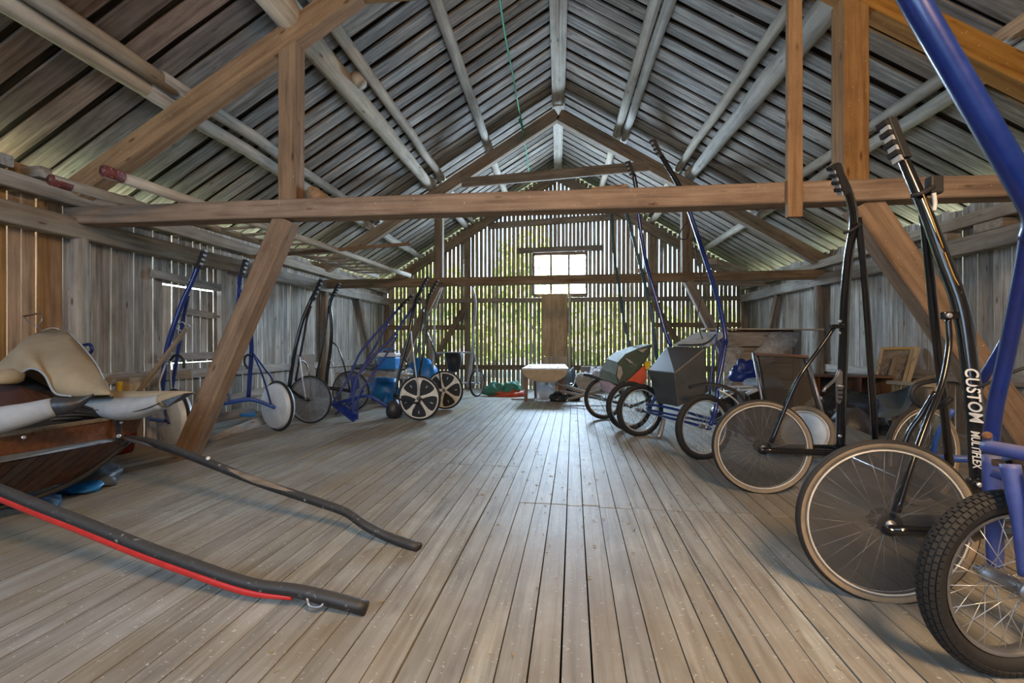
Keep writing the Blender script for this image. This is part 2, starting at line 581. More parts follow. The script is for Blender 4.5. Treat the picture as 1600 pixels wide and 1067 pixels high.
def bevel(o, w_=0.004, seg=2):
    m = o.modifiers.new('bevel', 'BEVEL')
    m.width = w_
    m.segments = seg
    m.limit_method = 'ANGLE'
    return o

def lathe_geo(prof, n=24, M_=None):
    vs, fs = [], []
    for i, (r, z) in enumerate(prof):
        for k in range(n):
            a = 2 * math.pi * k / n
            v = Vector((r * math.cos(a), r * math.sin(a), z))
            vs.append(M_ @ v if M_ is not None else v)
    for i in range(len(prof) - 1):
        for k in range(n):
            fs.append((i * n + k, i * n + (k + 1) % n, (i + 1) * n + (k + 1) % n, (i + 1) * n + k))
    return vs, fs

def ring_geo(r, rr, n=48, m=8, sz=1.0, z=0.0):
    vs, fs = [], []
    for i in range(n):
        a = 2 * math.pi * i / n
        for k in range(m):
            b = 2 * math.pi * k / m
            q = r + rr * math.cos(b)
            vs.append(Vector((q * math.cos(a), q * math.sin(a), z + rr * sz * math.sin(b))))
    for i in range(n):
        for k in range(m):
            j = (i + 1) % n
            l = (k + 1) % m
            fs.append((i * m + k, j * m + k, j * m + l, i * m + l))
    return vs, fs

def lump(name, c, size, mat, parent=None, seed=0, amp=0.25, sc=2.2, nu=18, nv=12, flatb=True, pts=None):
    """crumpled soft body (bag, heap of cloth): noisy ellipsoid with a flat base"""
    c = Vector(c)
    vs, fs = [], []
    for i in range(nv + 1):
        th = math.pi * i / nv
        for k in range(nu):
            ph = 2 * math.pi * k / nu
            d = Vector((math.sin(th) * math.cos(ph), math.sin(th) * math.sin(ph), math.cos(th)))
            q = 1 + amp * noise.noise(d * sc + Vector((seed * 7.3, 0, seed))) + amp * 0.5 * noise.noise(d * sc * 2.7 + Vector((0, seed * 3.1, 0)))
            z = d.z * q
            if flatb:
                z = max(z, -0.62)
            vs.append(c + Vector((d.x * q * size[0] / 2, d.y * q * size[1] / 2, (z + (0.62 if flatb else 1)) * size[2] / (1.62 if flatb else 2))))
    for i in range(nv):
        for k in range(nu):
            fs.append((i * nu + k, (i + 1) * nu + k, (i + 1) * nu + (k + 1) % nu, i * nu + (k + 1) % nu))
    return fix(obj(name, vs, fs, mat, parent, smooth=True))

# ================================================================== the barn
RIDGE = 6.07          # underside of the roof boards at the ridge
SLOPE = 0.61

def floor_z(y):
    return 0.0 if y < 8.6 else -0.20 * min(1, (y - 8.6) / 4.0)

# ---- floor: planks skewed a little against the walls
FL = structure('floor')
obj('subfloor', [(-5.6, -2.6, -0.12), (5.6, -2.6, -0.12), (5.6, 8.6, -0.12), (-5.6, 8.6, -0.12), (5.6, 12.9, -0.34), (-5.6, 12.9, -0.34)],
    [(0, 1, 2, 3), (3, 2, 4, 5)], 'dirt', FL)
sk = R(1.9)
du = Vector((math.cos(sk), -math.sin(sk), 0))
dv = Vector((math.sin(sk), math.cos(sk), 0))
PW = 0.112
nf = 0
for k in range(-48, 49):
    u = k * PW + 0.012
    if -0.35 < u < 1.75:
        js = [3.18 + rnd.uniform(-0.015, 0.015)]
        if u < 1.5:
            js.append(7.2 + 0.35 * (k % 3))
    elif -1.7 < u <= -0.35:
        js = [4.1 + (0.6 if k % 4 == 0 else 0), 7.6 + 0.5 * (k % 2)]
    elif u <= -1.7:
        js = [2.7 + 0.35 * (k % 3), 6.2 + 0.7 * (k % 3)]
    else:
        js = [3.5 + 0.5 * (k % 2), 7.0 + 0.6 * (k % 3)]
    cuts = [0.5] + [j for j in js if j < 8.0] + [8.6, 12.75]
    if k % 3:      # most boards run through to the bend
        cuts = [0.5] + js[:1] + [8.6, 12.75]
    gap = 0.004 + (0.005 if k % 5 == 0 else 0) + rnd.uniform(0, 0.002)
    for a, b in zip(cuts[:-1], cuts[1:]):
        zz = rnd.uniform(-0.003, 0.0)
        p0 = du * u + dv * (a + 0.004)
        p1 = du * u + dv * (b - (0.012 if 3.1 < b < 3.25 else 0.004))
        if abs(p0.x) > 5.25 or abs(p1.x) > 5.25:
            continue
        p0.z = floor_z(p0.y) - 0.0125 + zz
        p1.z = floor_z(p1.y) - 0.0125 + zz
        plank('floor_plank', p0, p1, PW - gap, 0.025, (0, 0, 1), 'floor', FL, seg=1, jit=0.0012)
        nf += 1

# ---- side walls: upright boards with daylight between them
def wall_z_top():
    return 2.80 + rnd.uniform(-0.02, 0.05)

def side_wall(name, X, sgn, y0, warm_to, gaps, hatch=None):
    W = structure(name)
    y = -2.4
    i = 0
    while y < 12.62:
        wd = rnd.uniform(0.095, 0.135) if sgn < 0 else rnd.uniform(0.085, 0.12)
        g = rnd.choice(gaps)
        mat = 'wall_lamplit' if (y < warm_to) else 'wall'
        zb, zt = -0.3, wall_z_top()
        th = 0.024
        xx = X + sgn * (0.012 + rnd.uniform(0, 0.008))
        tilt = rnd.uniform(-0.006, 0.006)
        spans = [(zb, zt)]
        if hatch and hatch[0] < y < hatch[1]:
            spans = [(zb, 0.86), (0.872, 1.872), (1.892, zt)]
            g = max(g, 0.012)
            if y > hatch[1] - 0.16 or y - hatch[0] < 0.14:
                g = 0.022
        for a, b in spans:
            plank('wall_board', (xx, y + wd / 2 - tilt, a), (xx, y + wd / 2 + tilt, b), wd, th, (sgn, 0, 0), mat, W, seg=3, jit=0.0022)
        y += wd + g
        i += 1
    return W

WL = side_wall('wall_left', -5.0, -1, -1.4, 4.05, (0.003, 0.005, 0.008, 0.011, 0.014), hatch=(5.15, 6.05))
WR = side_wall('wall_right', 5.0, 1, -1.4, -9, (0.002, 0.003, 0.004, 0.008, 0.012))

for X, W, s in ((-5.0, WL, 1), (5.0, WR, -1)):
    i = s * 0.09
    # lower wall plate, upper eaves beam, rails and posts stand inside the boards
    board('wall_plate', (X + i, -2.3, 2.30), (X + i, 7.2, 2.30), 0.17, 0.20, (0, 0, 1), 'plate', W, seg=10, jit=0.012)
    board('wall_plate', (X + i, 7.2, 2.30), (X + i, 12.5, 2.29), 0.16, 0.20, (0, 0, 1), 'plate', W, seg=6, jit=0.012)
    board('eaves_beam', (X + i * 0.8, -2.3, 2.60), (X + i * 0.8, 12.5, 2.60), 0.15, 0.15, (0, 0, 1), 'plate', W, seg=10, jit=0.008)
    board('wall_rail', (X + s * 0.03, 4.25, 0.74), (X + s * 0.03, 12.5, 0.60), 0.13, 0.05, (s, 0, 0), 'wall', W, seg=6, jit=0.004)
    for yy in (4.13, 9.0, 12.42):
        log('wall_post', (X + s * 0.10, yy, floor_z(yy) - 0.02), (X + s * 0.10, yy, 2.21), 0.085, 0.075, 'log' if yy < 5 else 'beam_dark', W, seg=4, wob=0.006)
    # leaning wall braces near the far corner
    board('wall_brace', (X + s * 0.10, 11.6, 0.1), (X + s * 0.10, 10.6, 2.2), 0.14, 0.09, (s, 0, 0), 'beam_dark', W, seg=3, jit=0.006)
# daylight slots under the left eaves are left by the short ends of these blocks
for yy in (3.2, 3.45, 3.75, 4.6, 5.3):
    board('eaves_block', (-5.05, yy, 2.74), (-4.80, yy, 2.74), 0.10, 0.10, (0, 0, 1), 'plate', WL, seg=1)
for yy in (5.6, 6.3, 7.1):
    board('eaves_block', (4.99, yy, 2.46), (4.84, yy, 2.46), 0.35, 0.10, (0, 0, 1), 'plate', WR, seg=1)

# ---- hatch in the left wall: battens over its boards
D1 = structure('door_1', (-4.97, 5.62, 0.7))
board('hatch_lintel', (-4.95, 5.02, 1.985), (-4.95, 6.16, 1.935), 0.10, 0.07, (1, 0, 0), 'wall', D1, seg=3, jit=0.003)
board('batten', (-4.965, 5.45, 1.56), (-4.965, 6.05, 1.52), 0.085, 0.03, (1, 0, 0), 'wall', D1)
board('batten', (-4.965, 5.10, 0.95), (-4.965, 6.10, 0.95), 0.10, 0.03, (1, 0, 0), 'wall', D1)
board('hatch_jamb', (-4.94, 6.15, 0.6), (-4.94, 6.15, 2.2), 0.12, 0.08, (1, 0, 0), 'plate', D1, seg=2, jit=0.003)
board('latch_bar', (-4.94, 6.00, 1.52), (-4.94, 6.22, 1.50), 0.03, 0.02, (1, 0, 0), 'greywood', D1)

# ---- far gable
WB = structure('wall_back')
GY = 12.62
x = -5.05
WX0, WX1, WZ0, WZ1 = -0.69, 0.79, 2.44, 3.60
while x < 5.05:
    wd = rnd.uniform(0.090, 0.106)
    g = rnd.choice((0.009, 0.012, 0.015, 0.020))
    cx = x + wd / 2
    top = RIDGE - 0.03 - SLOPE * abs(cx)
    jy = GY + rnd.uniform(0, 0.01)
    parts = [(-0.55, top)]
    if WX0 - 0.05 < cx < WX1 + 0.05:
        parts = [(-0.55, WZ0), (WZ1, top)]
    for a, b in parts:
        t_ = rnd.uniform(-0.006, 0.006)
        plank('gable_board', (cx - t_, jy, a), (cx + t_, jy, b), wd, 0.022, (0, -1, 0), 'gable', WB, seg=4, jit=0.004)
    x += wd + g
# rails, studs and braces on the inside of the gable
board('gable_rail', (-4.95, GY - 0.08, 2.31), (4.95, GY - 0.08, 2.31), 0.17, 0.12, (0, 0, 1), 'beam_dark', WB, seg=8, jit=0.006).data
board('gable_rail', (-4.95, GY - 0.05, 0.42), (4.95, GY - 0.05, 0.42), 0.07, 0.14, (0, 0, 1), 'beam_dark', WB, seg=6, jit=0.004)
board('gable_rail', (-1.95, GY - 0.06, 4.42), (1.95, GY - 0.06, 4.60), 0.10, 0.17, (0, 0, 1), 'beam_dark', WB, seg=4, jit=0.004)
board('gable_rail', (-1.15, GY - 0.06, 3.70), (1.25, GY - 0.06, 3.74), 0.08, 0.15, (0, 0, 1), 'beam_dark', WB, seg=2, jit=0.003)
board('gable_rail', (-4.9, GY - 0.05, 1.55), (-2.6, GY - 0.05, 1.55), 0.06, 0.13, (0, 0, 1), 'beam_dark', WB, seg=2, jit=0.003)
board('gable_rail', (2.6, GY - 0.05, 1.60), (4.9, GY - 0.05, 1.60), 0.06, 0.13, (0, 0, 1), 'beam_dark', WB, seg=2, jit=0.003)
for xx, z0, z1 in ((-2.55, -0.25, 4.35), (2.55, 2.35, 4.35)):
    board('gable_stud', (xx, GY - 0.09, z0), (xx, GY - 0.09, z1), 0.15, 0.12, (0, -1, 0), 'beam_dark', WB, seg=4, jit=0.006)
board('gable_brace', (-3.55, GY - 0.12, 0.55), (-2.55, GY - 0.12, 2.25), 0.16, 0.08, (0, -1, 0), 'beam_dark', WB, seg=3, jit=0.005)
board('gable_brace', (3.55, GY - 0.12, 0.55), (2.55, GY - 0.12, 2.25), 0.16, 0.08, (0, -1, 0), 'beam_dark', WB, seg=3, jit=0.005)

W1 = structure('window_1', (0.05, GY, 2.44))
fr = []
for zz in (WZ0, WZ1):
    board('window_frame', (WX0, GY - 0.02, zz), (WX1, GY - 0.02, zz), 0.09, 0.07, (0, -1, 0), 'beam_dark', W1)
for xx in (WX0, WX1):
    board('window_frame', (xx, GY - 0.02, WZ0), (xx, GY - 0.02, WZ1), 0.07, 0.07, (0, -1, 0), 'beam_dark', W1)
for i in (1, 2):
    xx = WX0 + (WX1 - WX0) * i / 3
    board('mullion', (xx, GY - 0.02, WZ0), (xx, GY - 0.02, WZ1), 0.055, 0.05, (0, -1, 0), 'beam_dark', W1)
for i in (1, 2):
    zz = WZ0 + (WZ1 - WZ0) * i / 3
    board('glazing_bar', (WX0, GY - 0.02, zz), (WX1, GY - 0.02, zz), 0.02, 0.025, (0, -1, 0), 'beam_dark', W1)
for i in range(3):
    for j in range(3):
        a = WX0 + (WX1 - WX0) * i / 3
        b = WZ0 + (WZ1 - WZ0) * j / 3
        v, f_ = box_geo((a + 0.246, GY - 0.012, b + 0.193), (0.44, 0.004, 0.365))
        obj('pane', v, f_, 'glass', W1)

# chip board panels standing in front of the low door opening
D2 = structure('door_2', (-0.1, GY - 0.2, -0.18))
board('door_panel', (-0.10, GY - 0.17, 0.74), (-0.10, GY - 0.17, 2.46), 0.70, 0.03, (0, -1, 0), 'osb', D2, seg=2, jit=0.002)
board('door_panel', (-0.09, GY - 0.16, -0.20), (-0.09, GY - 0.16, 0.735), 0.70, 0.03, (0, -1, 0), 'osb', D2, seg=2, jit=0.002)
board('door_jamb', (0.31, GY - 0.14, -0.2), (0.31, GY - 0.14, 2.44), 0.06, 0.06, (0, -1, 0), 'log', D2, seg=2, jit=0.002)

# wall behind the camera
WF = structure('wall_front')
x = -5.05
while x < 5.05:
    plank('gable_board', (x + 0.12, -2.5, -0.3), (x + 0.12, -2.5, RIDGE - 0.03 - SLOPE * abs(x + 0.12)), 0.245, 0.03, (0, 1, 0), 'wall', WF)
    x += 0.247

# ---- roof: two layers of boards from eaves to ridge, the upper ones closing the gaps
CE = structure('ceiling')
XE = 5.55
for s in (-1, 1):
    nr = Vector((s * SLOPE, 0, 1)).normalized()
    y = -2.9
    while y < 12.95:
        p = rnd.uniform(0.25, 0.30)
        wd = p * rnd.uniform(0.66, 0.8)
        a = rnd.uniform(-0.015, 0.015)
        off = rnd.uniform(0, 0.008)
        lo = Vector((s * XE, y + a, RIDGE - SLOPE * XE + 0.015 + off))
        hi = Vector((s * 0.02, y - a, RIDGE - SLOPE * 0.02 + 0.015 + off))
        plank('roof_board', lo, hi, wd, 0.026, nr, 'roof_brown' if (s < 0 and y < 4.0) else 'roof', CE, seg=8, jit=0.010)
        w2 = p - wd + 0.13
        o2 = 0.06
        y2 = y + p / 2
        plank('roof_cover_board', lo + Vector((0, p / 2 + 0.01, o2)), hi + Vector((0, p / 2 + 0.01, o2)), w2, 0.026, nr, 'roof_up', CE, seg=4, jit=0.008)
        y += p

for s in (-1, 1):
    nr = Vector((s * SLOPE, 0, 1)).normalized()
    v, f_ = slab([(s * (XE + 0.1), -3.0, RIDGE - SLOPE * (XE + 0.1) + 0.13), (s * (XE + 0.1), 13.2, RIDGE - SLOPE * (XE + 0.1) + 0.13), (0, 13.2, RIDGE + 0.13), (0, -3.0, RIDGE + 0.13)], 0.02)
    fix(obj('roofing_sheet', v, f_, 'rust', CE))

def zr(x_, off=0.0):
    return RIDGE - SLOPE * abs(x_) - off

# ridge beam and purlins (round logs lapped over each truss)
board('ridge_beam', (-0.055, -2.5, RIDGE - 0.12), (-0.055, 9.2, RIDGE - 0.12), 0.135, 0.15, (0, 0, 1), 'log', CE, seg=8, jit=0.004)
board('ridge_beam', (0.075, -2.5, RIDGE - 0.12), (0.075, 9.2, RIDGE - 0.12), 0.12, 0.15, (0, 0, 1), 'log', CE, seg=8, jit=0.004)
board('ridge_beam', (0.0, 9.0, RIDGE - 0.14), (0.0, 12.6, RIDGE - 0.12), 0.22, 0.15, (0, 0, 1), 'log', CE, seg=6, jit=0.004)
def purlin(x_, y0, y1, r0, r1, dn, mat='log'):
    log('purlin', (x_, y0, zr(x_) - dn), (x_, y1, zr(x_) - dn), r0, r1, mat, CE, n=12, seg=8, wob=0.012)
for s in (-1, 1):
    a, b, c_ = (1.41, 2.58, 3.92) if s < 0 else (1.16, 2.54, 3.87)
    # top purlin
    purlin(s * a, -2.4, 9.4, 0.085, 0.075, 0.10)
    if s > 0:
        purlin(s * (a + 0.15), -2.4, 9.3, 0.075, 0.07, 0.10)
    purlin(s * a, 8.8, 12.6, 0.08, 0.08, 0.10)
    # middle purlin: a thick log and a thin one side by side
    purlin(s * (b + 0.02), 3.6, 9.35, 0.145, 0.085, 0.17)
    purlin(s * (b - 0.20), 3.2, 9.4, 0.075, 0.07, 0.10)
    purlin(s * b, -2.4, 4.4, 0.10, 0.09, 0.12)
    purlin(s * b, 8.8, 12.6, 0.085, 0.085, 0.11)
    purlin(s * (b - 0.17), 8.9, 12.6, 0.06, 0.06, 0.08)
    # low purlin pair
    purlin(s * c_, 1.0, 4.3, 0.085, 0.075, 0.11)
    purlin(s * (c_ - 0.14), -2.4, 4.35, 0.075, 0.07, 0.11)
    purlin(s * c_, 3.9, 9.4, 0.078, 0.07, 0.12)
    purlin(s * (c_ - 0.16), 3.9, 9.3, 0.07, 0.065, 0.10)
    purlin(s * c_, 8.8, 12.6, 0.08, 0.07, 0.11)
# sawn knot stub on the thick left purlin
log('branch_stub', (-2.46, 5.25, 4.38), (-2.36, 5.20, 4.26), 0.075, 0.07, 'log', CE, seg=1)

# ---- trusses
def truss(name, Y, zt, pxl, pxr, mat, first=False):
    T = structure(name, (0, Y, 0))
    d = 0.10
    n = (0, -1, 0)
    # rafters
    for s in (-1, 1):
        z_at = lambda xx: zr(xx, 0.36)
        board('rafter', (s * 5.0, Y, z_at(5.0)), (s * 0.02, Y, z_at(0.02) + (0.0 if s < 0 else -0.02)), 0.22, 0.17, n, mat, T, seg=6, jit=0.006)
    return T

T1 = truss('trim_1', 4.15, 2.42, -2.5, 2.5, 'beam')
Y1 = 4.15
board('tie_beam', (-4.98, Y1, 2.430), (4.98, Y1, 2.425), 0.175, 0.20, (0, -1, 0), 'beam', T1, seg=10, jit=0.005)
board('queen_post', (-2.60, Y1, 2.515), (-2.60, Y1, zr(2.6, 0.44)), 0.185, 0.16, (0, -1, 0), 'beam', T1, seg=4, jit=0.004)
board('queen_post', (2.52, Y1 + 0.02, 2.515), (2.52, Y1 + 0.02, zr(2.52, 0.44)), 0.20, 0.20, (0, -1, 0), 'beam', T1, seg=4, jit=0.004)
board('brace', (-3.70, Y1 - 0.03, -0.005), (-2.66, Y1 + 0.02, 2.345), 0.19, 0.17, (0, -1, 0), 'beam', T1, seg=6, jit=0.005)
board('brace', (4.12, Y1 + 0.05, 0.0), (2.62, Y1 + 0.04, 2.345), 0.24, 0.18, (0, -1, 0), 'beam', T1, seg=6, jit=0.005)
board('collar_beam', (-1.95, Y1, 4.52), (1.95, Y1, 4.52), 0.16, 0.12, (0, -1, 0), 'beam', T1, seg=4, jit=0.004)
# hanger plank nailed to the front of the tie beam, and a sawn stub
board('hanger_plank', (1.985, Y1 - 0.135, 2.20), (1.985, Y1 - 0.135, 4.60), 0.115, 0.05, (0, -1, 0), 'beam', T1, seg=4, jit=0.003)
log('sawn_stub', (-2.38, Y1 + 0.02, 2.60), (-2.44, Y1 + 0.55, 2.60), 0.075, 0.075, 'beam', T1, seg=1)
board('tie_packing', (0.30, Y1 + 0.0, 2.525), (0.62, Y1 + 0.0, 2.540), 0.13, 0.03, (0, 0, 1), 'beam', T1, seg=1)

T2 = truss('trim_2', 9.05, 2.36, -2.46, 2.5, 'beam_dark')
Y2 = 9.05
board('tie_beam', (-4.98, Y2, 2.36), (4.98, Y2, 2.42), 0.17, 0.17, (0, -1, 0), 'beam_dark', T2, seg=8, jit=0.005)
board('queen_post', (-2.44, Y2, 2.45), (-2.44, Y2, zr(2.44, 0.46)), 0.17, 0.16, (0, -1, 0), 'beam_dark', T2, seg=3, jit=0.004)
board('queen_post', (2.49, Y2, 2.49), (2.49, Y2, zr(2.49, 0.46)), 0.19, 0.16, (0, -1, 0), 'beam_dark', T2, seg=3, jit=0.004)
board('brace', (-3.62, Y2, -0.02), (-2.48, Y2, 2.275), 0.17, 0.15, (0, -1, 0), 'beam_dark', T2, seg=4, jit=0.004)
board('brace', (3.64, Y2, 0.0), (2.52, Y2, 2.33), 0.17, 0.15, (0, -1, 0), 'beam_dark', T2, seg=4, jit=0.004)
board('collar_beam', (-1.95, Y2 - 0.09, 4.37), (1.75, Y2 - 0.09, 4.57), 0.19, 0.06, (0, -1, 0), 'beam_dark', T2, seg=4, jit=0.004)

T3 = truss('trim_3', 12.40, 2.36, -2.46, 2.5, 'beam_dark')
board('stub_tie', (3.0, 11.2, 2.60), (4.9, 11.2, 2.52), 0.14, 0.14, (0, -1, 0), 'plate', T3, seg=2, jit=0.004)
# poles and boards laid over the right rear ties
board('loft_board', (1.0, 11.9, 2.68), (4.8, 11.0, 2.66), 0.30, 0.03, (0, 0, 1), 'plate', T3, seg=3, jit=0.01)
board('loft_board', (2.9, 8.8, 2.66), (4.1, 10.4, 2.70), 0.16, 0.10, (0, 0, 1), 'log', T3, seg=2, jit=0.004)
board('loft_board', (1.6, 8.9, 2.53), (2.6, 11.9, 2.70), 0.12, 0.08, (0, 0, 1), 'log', T3, seg=2, jit=0.004)

# ---- outside: meadow and trees seen through the gaps and the window
gr = obj('meadow', [(-60, -30, -1.6), (60, -30, -1.6), (60, 90, -1.6), (-60, 90, -1.6)], [(0, 1, 2, 3)], 'grass')
gr['kind'] = 'structure'

def tree(x_, y_, h, rad, mat, label, seed):
    rr = random.Random(seed)
    T = thing('tree', label, 'tree', (x_, y_, -1.6), 'trees beyond the gable')
    log('trunk', (x_, y_, -1.6), (x_, y_, -1.6 + h * 0.7), 0.22, 0.10, 'bark', T, seg=4, wob=0.04)
    vs, fs = [], []
    for _ in range(2400):
        d = Vector((rr.gauss(0, 1), rr.gauss(0, 1), rr.gauss(0, 1))).normalized()
        q = rr.uniform(0.5, 0.95) * (1 + 0.25 * noise.noise(d * 2.3 + Vector((seed, 0, 0))))
        p = Vector((x_, y_, -1.6 + h * 0.56)) + Vector((d.x * rad, d.y * rad, d.z * h * 0.46)) * q
        s_ = rr.uniform(0.22, 0.42)
        a = Vector((rr.gauss(0, 1), rr.gauss(0, 1), rr.gauss(0, 1))).normalized()
        b = a.orthogonal().normalized()
        o = len(vs)
        vs += [p - a * s_, p + b * s_ * 0.5, p + a * s_, p - b * s_ * 0.5]
        fs.append((o, o + 1, o + 2, o + 3))
    obj('foliage', vs, fs, mat, T, kind='stuff')

for x_, y_, h_, r_, m_, lab, sd in (
        (-8.0, 27.0, 8.2, 2.7, 'leaf', 'bushy green tree behind the far gable, at its left side', 3),
        (-1.7, 28.0, 9.8, 2.7, 'leaf2', 'tall dark green tree behind the far gable, left of its window', 5),
        (3.4, 27.0, 5.4, 2.6, 'leaf', 'low green tree behind the far gable, right of its window', 8),
        (8.8, 28.0, 5.4, 2.6, 'leaf', 'low bushy tree behind the right corner of the far gable', 11),
        (-14.3, 28.5, 6.5, 2.6, 'leaf2', 'bushy tree behind the left corner of the far gable', 14),
        (-4.9, 34.0, 7.5, 2.8, 'leaf', 'round tree in the second row, seen through the gable left of centre', 17),
        (0.8, 34.5, 6.5, 2.7, 'leaf', 'round tree in the second row, seen through the gable below its window', 19),
        (6.4, 34.0, 6.0, 2.7, 'leaf2', 'round tree in the second row, seen through the gable right of centre', 23)):
    tree(x_, y_, h_, r_, m_, lab, sd)

# ================================================================== wheels
def axis_matrix(c, ax, spin=0.0):
    z = Vector(ax).normalized()
    x = Vector((0, 0, 1)) - z * z.z
    x.normalize()
    y = z.cross(x)
    return Matrix.Translation(Vector(c)) @ Matrix((x, y, z)).transposed().to_4x4() @ Matrix.Rotation(spin, 4, 'Z')

WCACHE = {}

def cached(key, name, fn, mats, smooth=True, fm=None):
    if key not in WCACHE:
        v, f_ = fn()
        me = mesh(name, v, f_, mats, smooth, fm)
        import bmesh
        bm = bmesh.new()
        bm.from_mesh(me)
        bmesh.ops.recalc_face_normals(bm, faces=bm.faces)
        bm.to_mesh(me)
        bm.free()
        WCACHE[key] = me
    return WCACHE[key]

def wpart(name, me, parent, M_, kind=None):
    return link(bpy.data.objects.new(name, me), parent, M_, kind)

def spokes_geo(r_in, r_out, hw, n, th):
    geos = []
    for i in range(n):
        a = 2 * math.pi * i / n
        side = 1 if i % 2 else -1
        b = a + (0.55 if (i // 2) % 2 else -0.55)
        p0 = Vector((r_in * math.cos(b), r_in * math.sin(b), side * hw))
        p1 = Vector((r_out * math.cos(a), r_out * math.sin(a), side * 0.004))
        geos.append(tube_geo([p0, p1], th, n=4, sub=1))
    return merge(*geos)

def knob_geo(r, rr, n, rows, size, arc=1.25):
    """tread blocks standing proud of the tyre"""
    geos = []
    for i in range(n):
        for j in range(rows):
            b = (j - (rows - 1) / 2) / max(1, rows - 1) * 2 * arc
            a = 2 * math.pi * (i + (0.5 if j % 2 else 0)) / n
            q = r + (rr + size[2] * 0.3) * math.cos(b)
            c = Vector((q * math.cos(a), q * math.sin(a), (rr + size[2] * 0.3) * math.sin(b)))
            ra = Vector((math.cos(a), math.sin(a), 0))
            out = ra * math.cos(b) + Vector((0, 0, 1)) * math.sin(b)
            tg = Vector((-math.sin(a), math.cos(a), 0))
            Rm = Matrix((tg, out.cross(tg), out)).transposed()
            geos.append(box_geo(c, size, Rm))
    return merge(*geos)

def hub_geo(hw, r):
    return lathe_geo([(0.0, -hw), (r * 0.55, -hw), (r * 0.6, -hw * 0.8), (r * 1.25, -hw * 0.78), (r * 1.25, -hw * 0.68), (r, -hw * 0.62),
                      (r, hw * 0.62), (r * 1.25, hw * 0.68), (r * 1.25, hw * 0.78), (r * 0.6, hw * 0.8), (r * 0.55, hw), (0.0, hw)], 14)

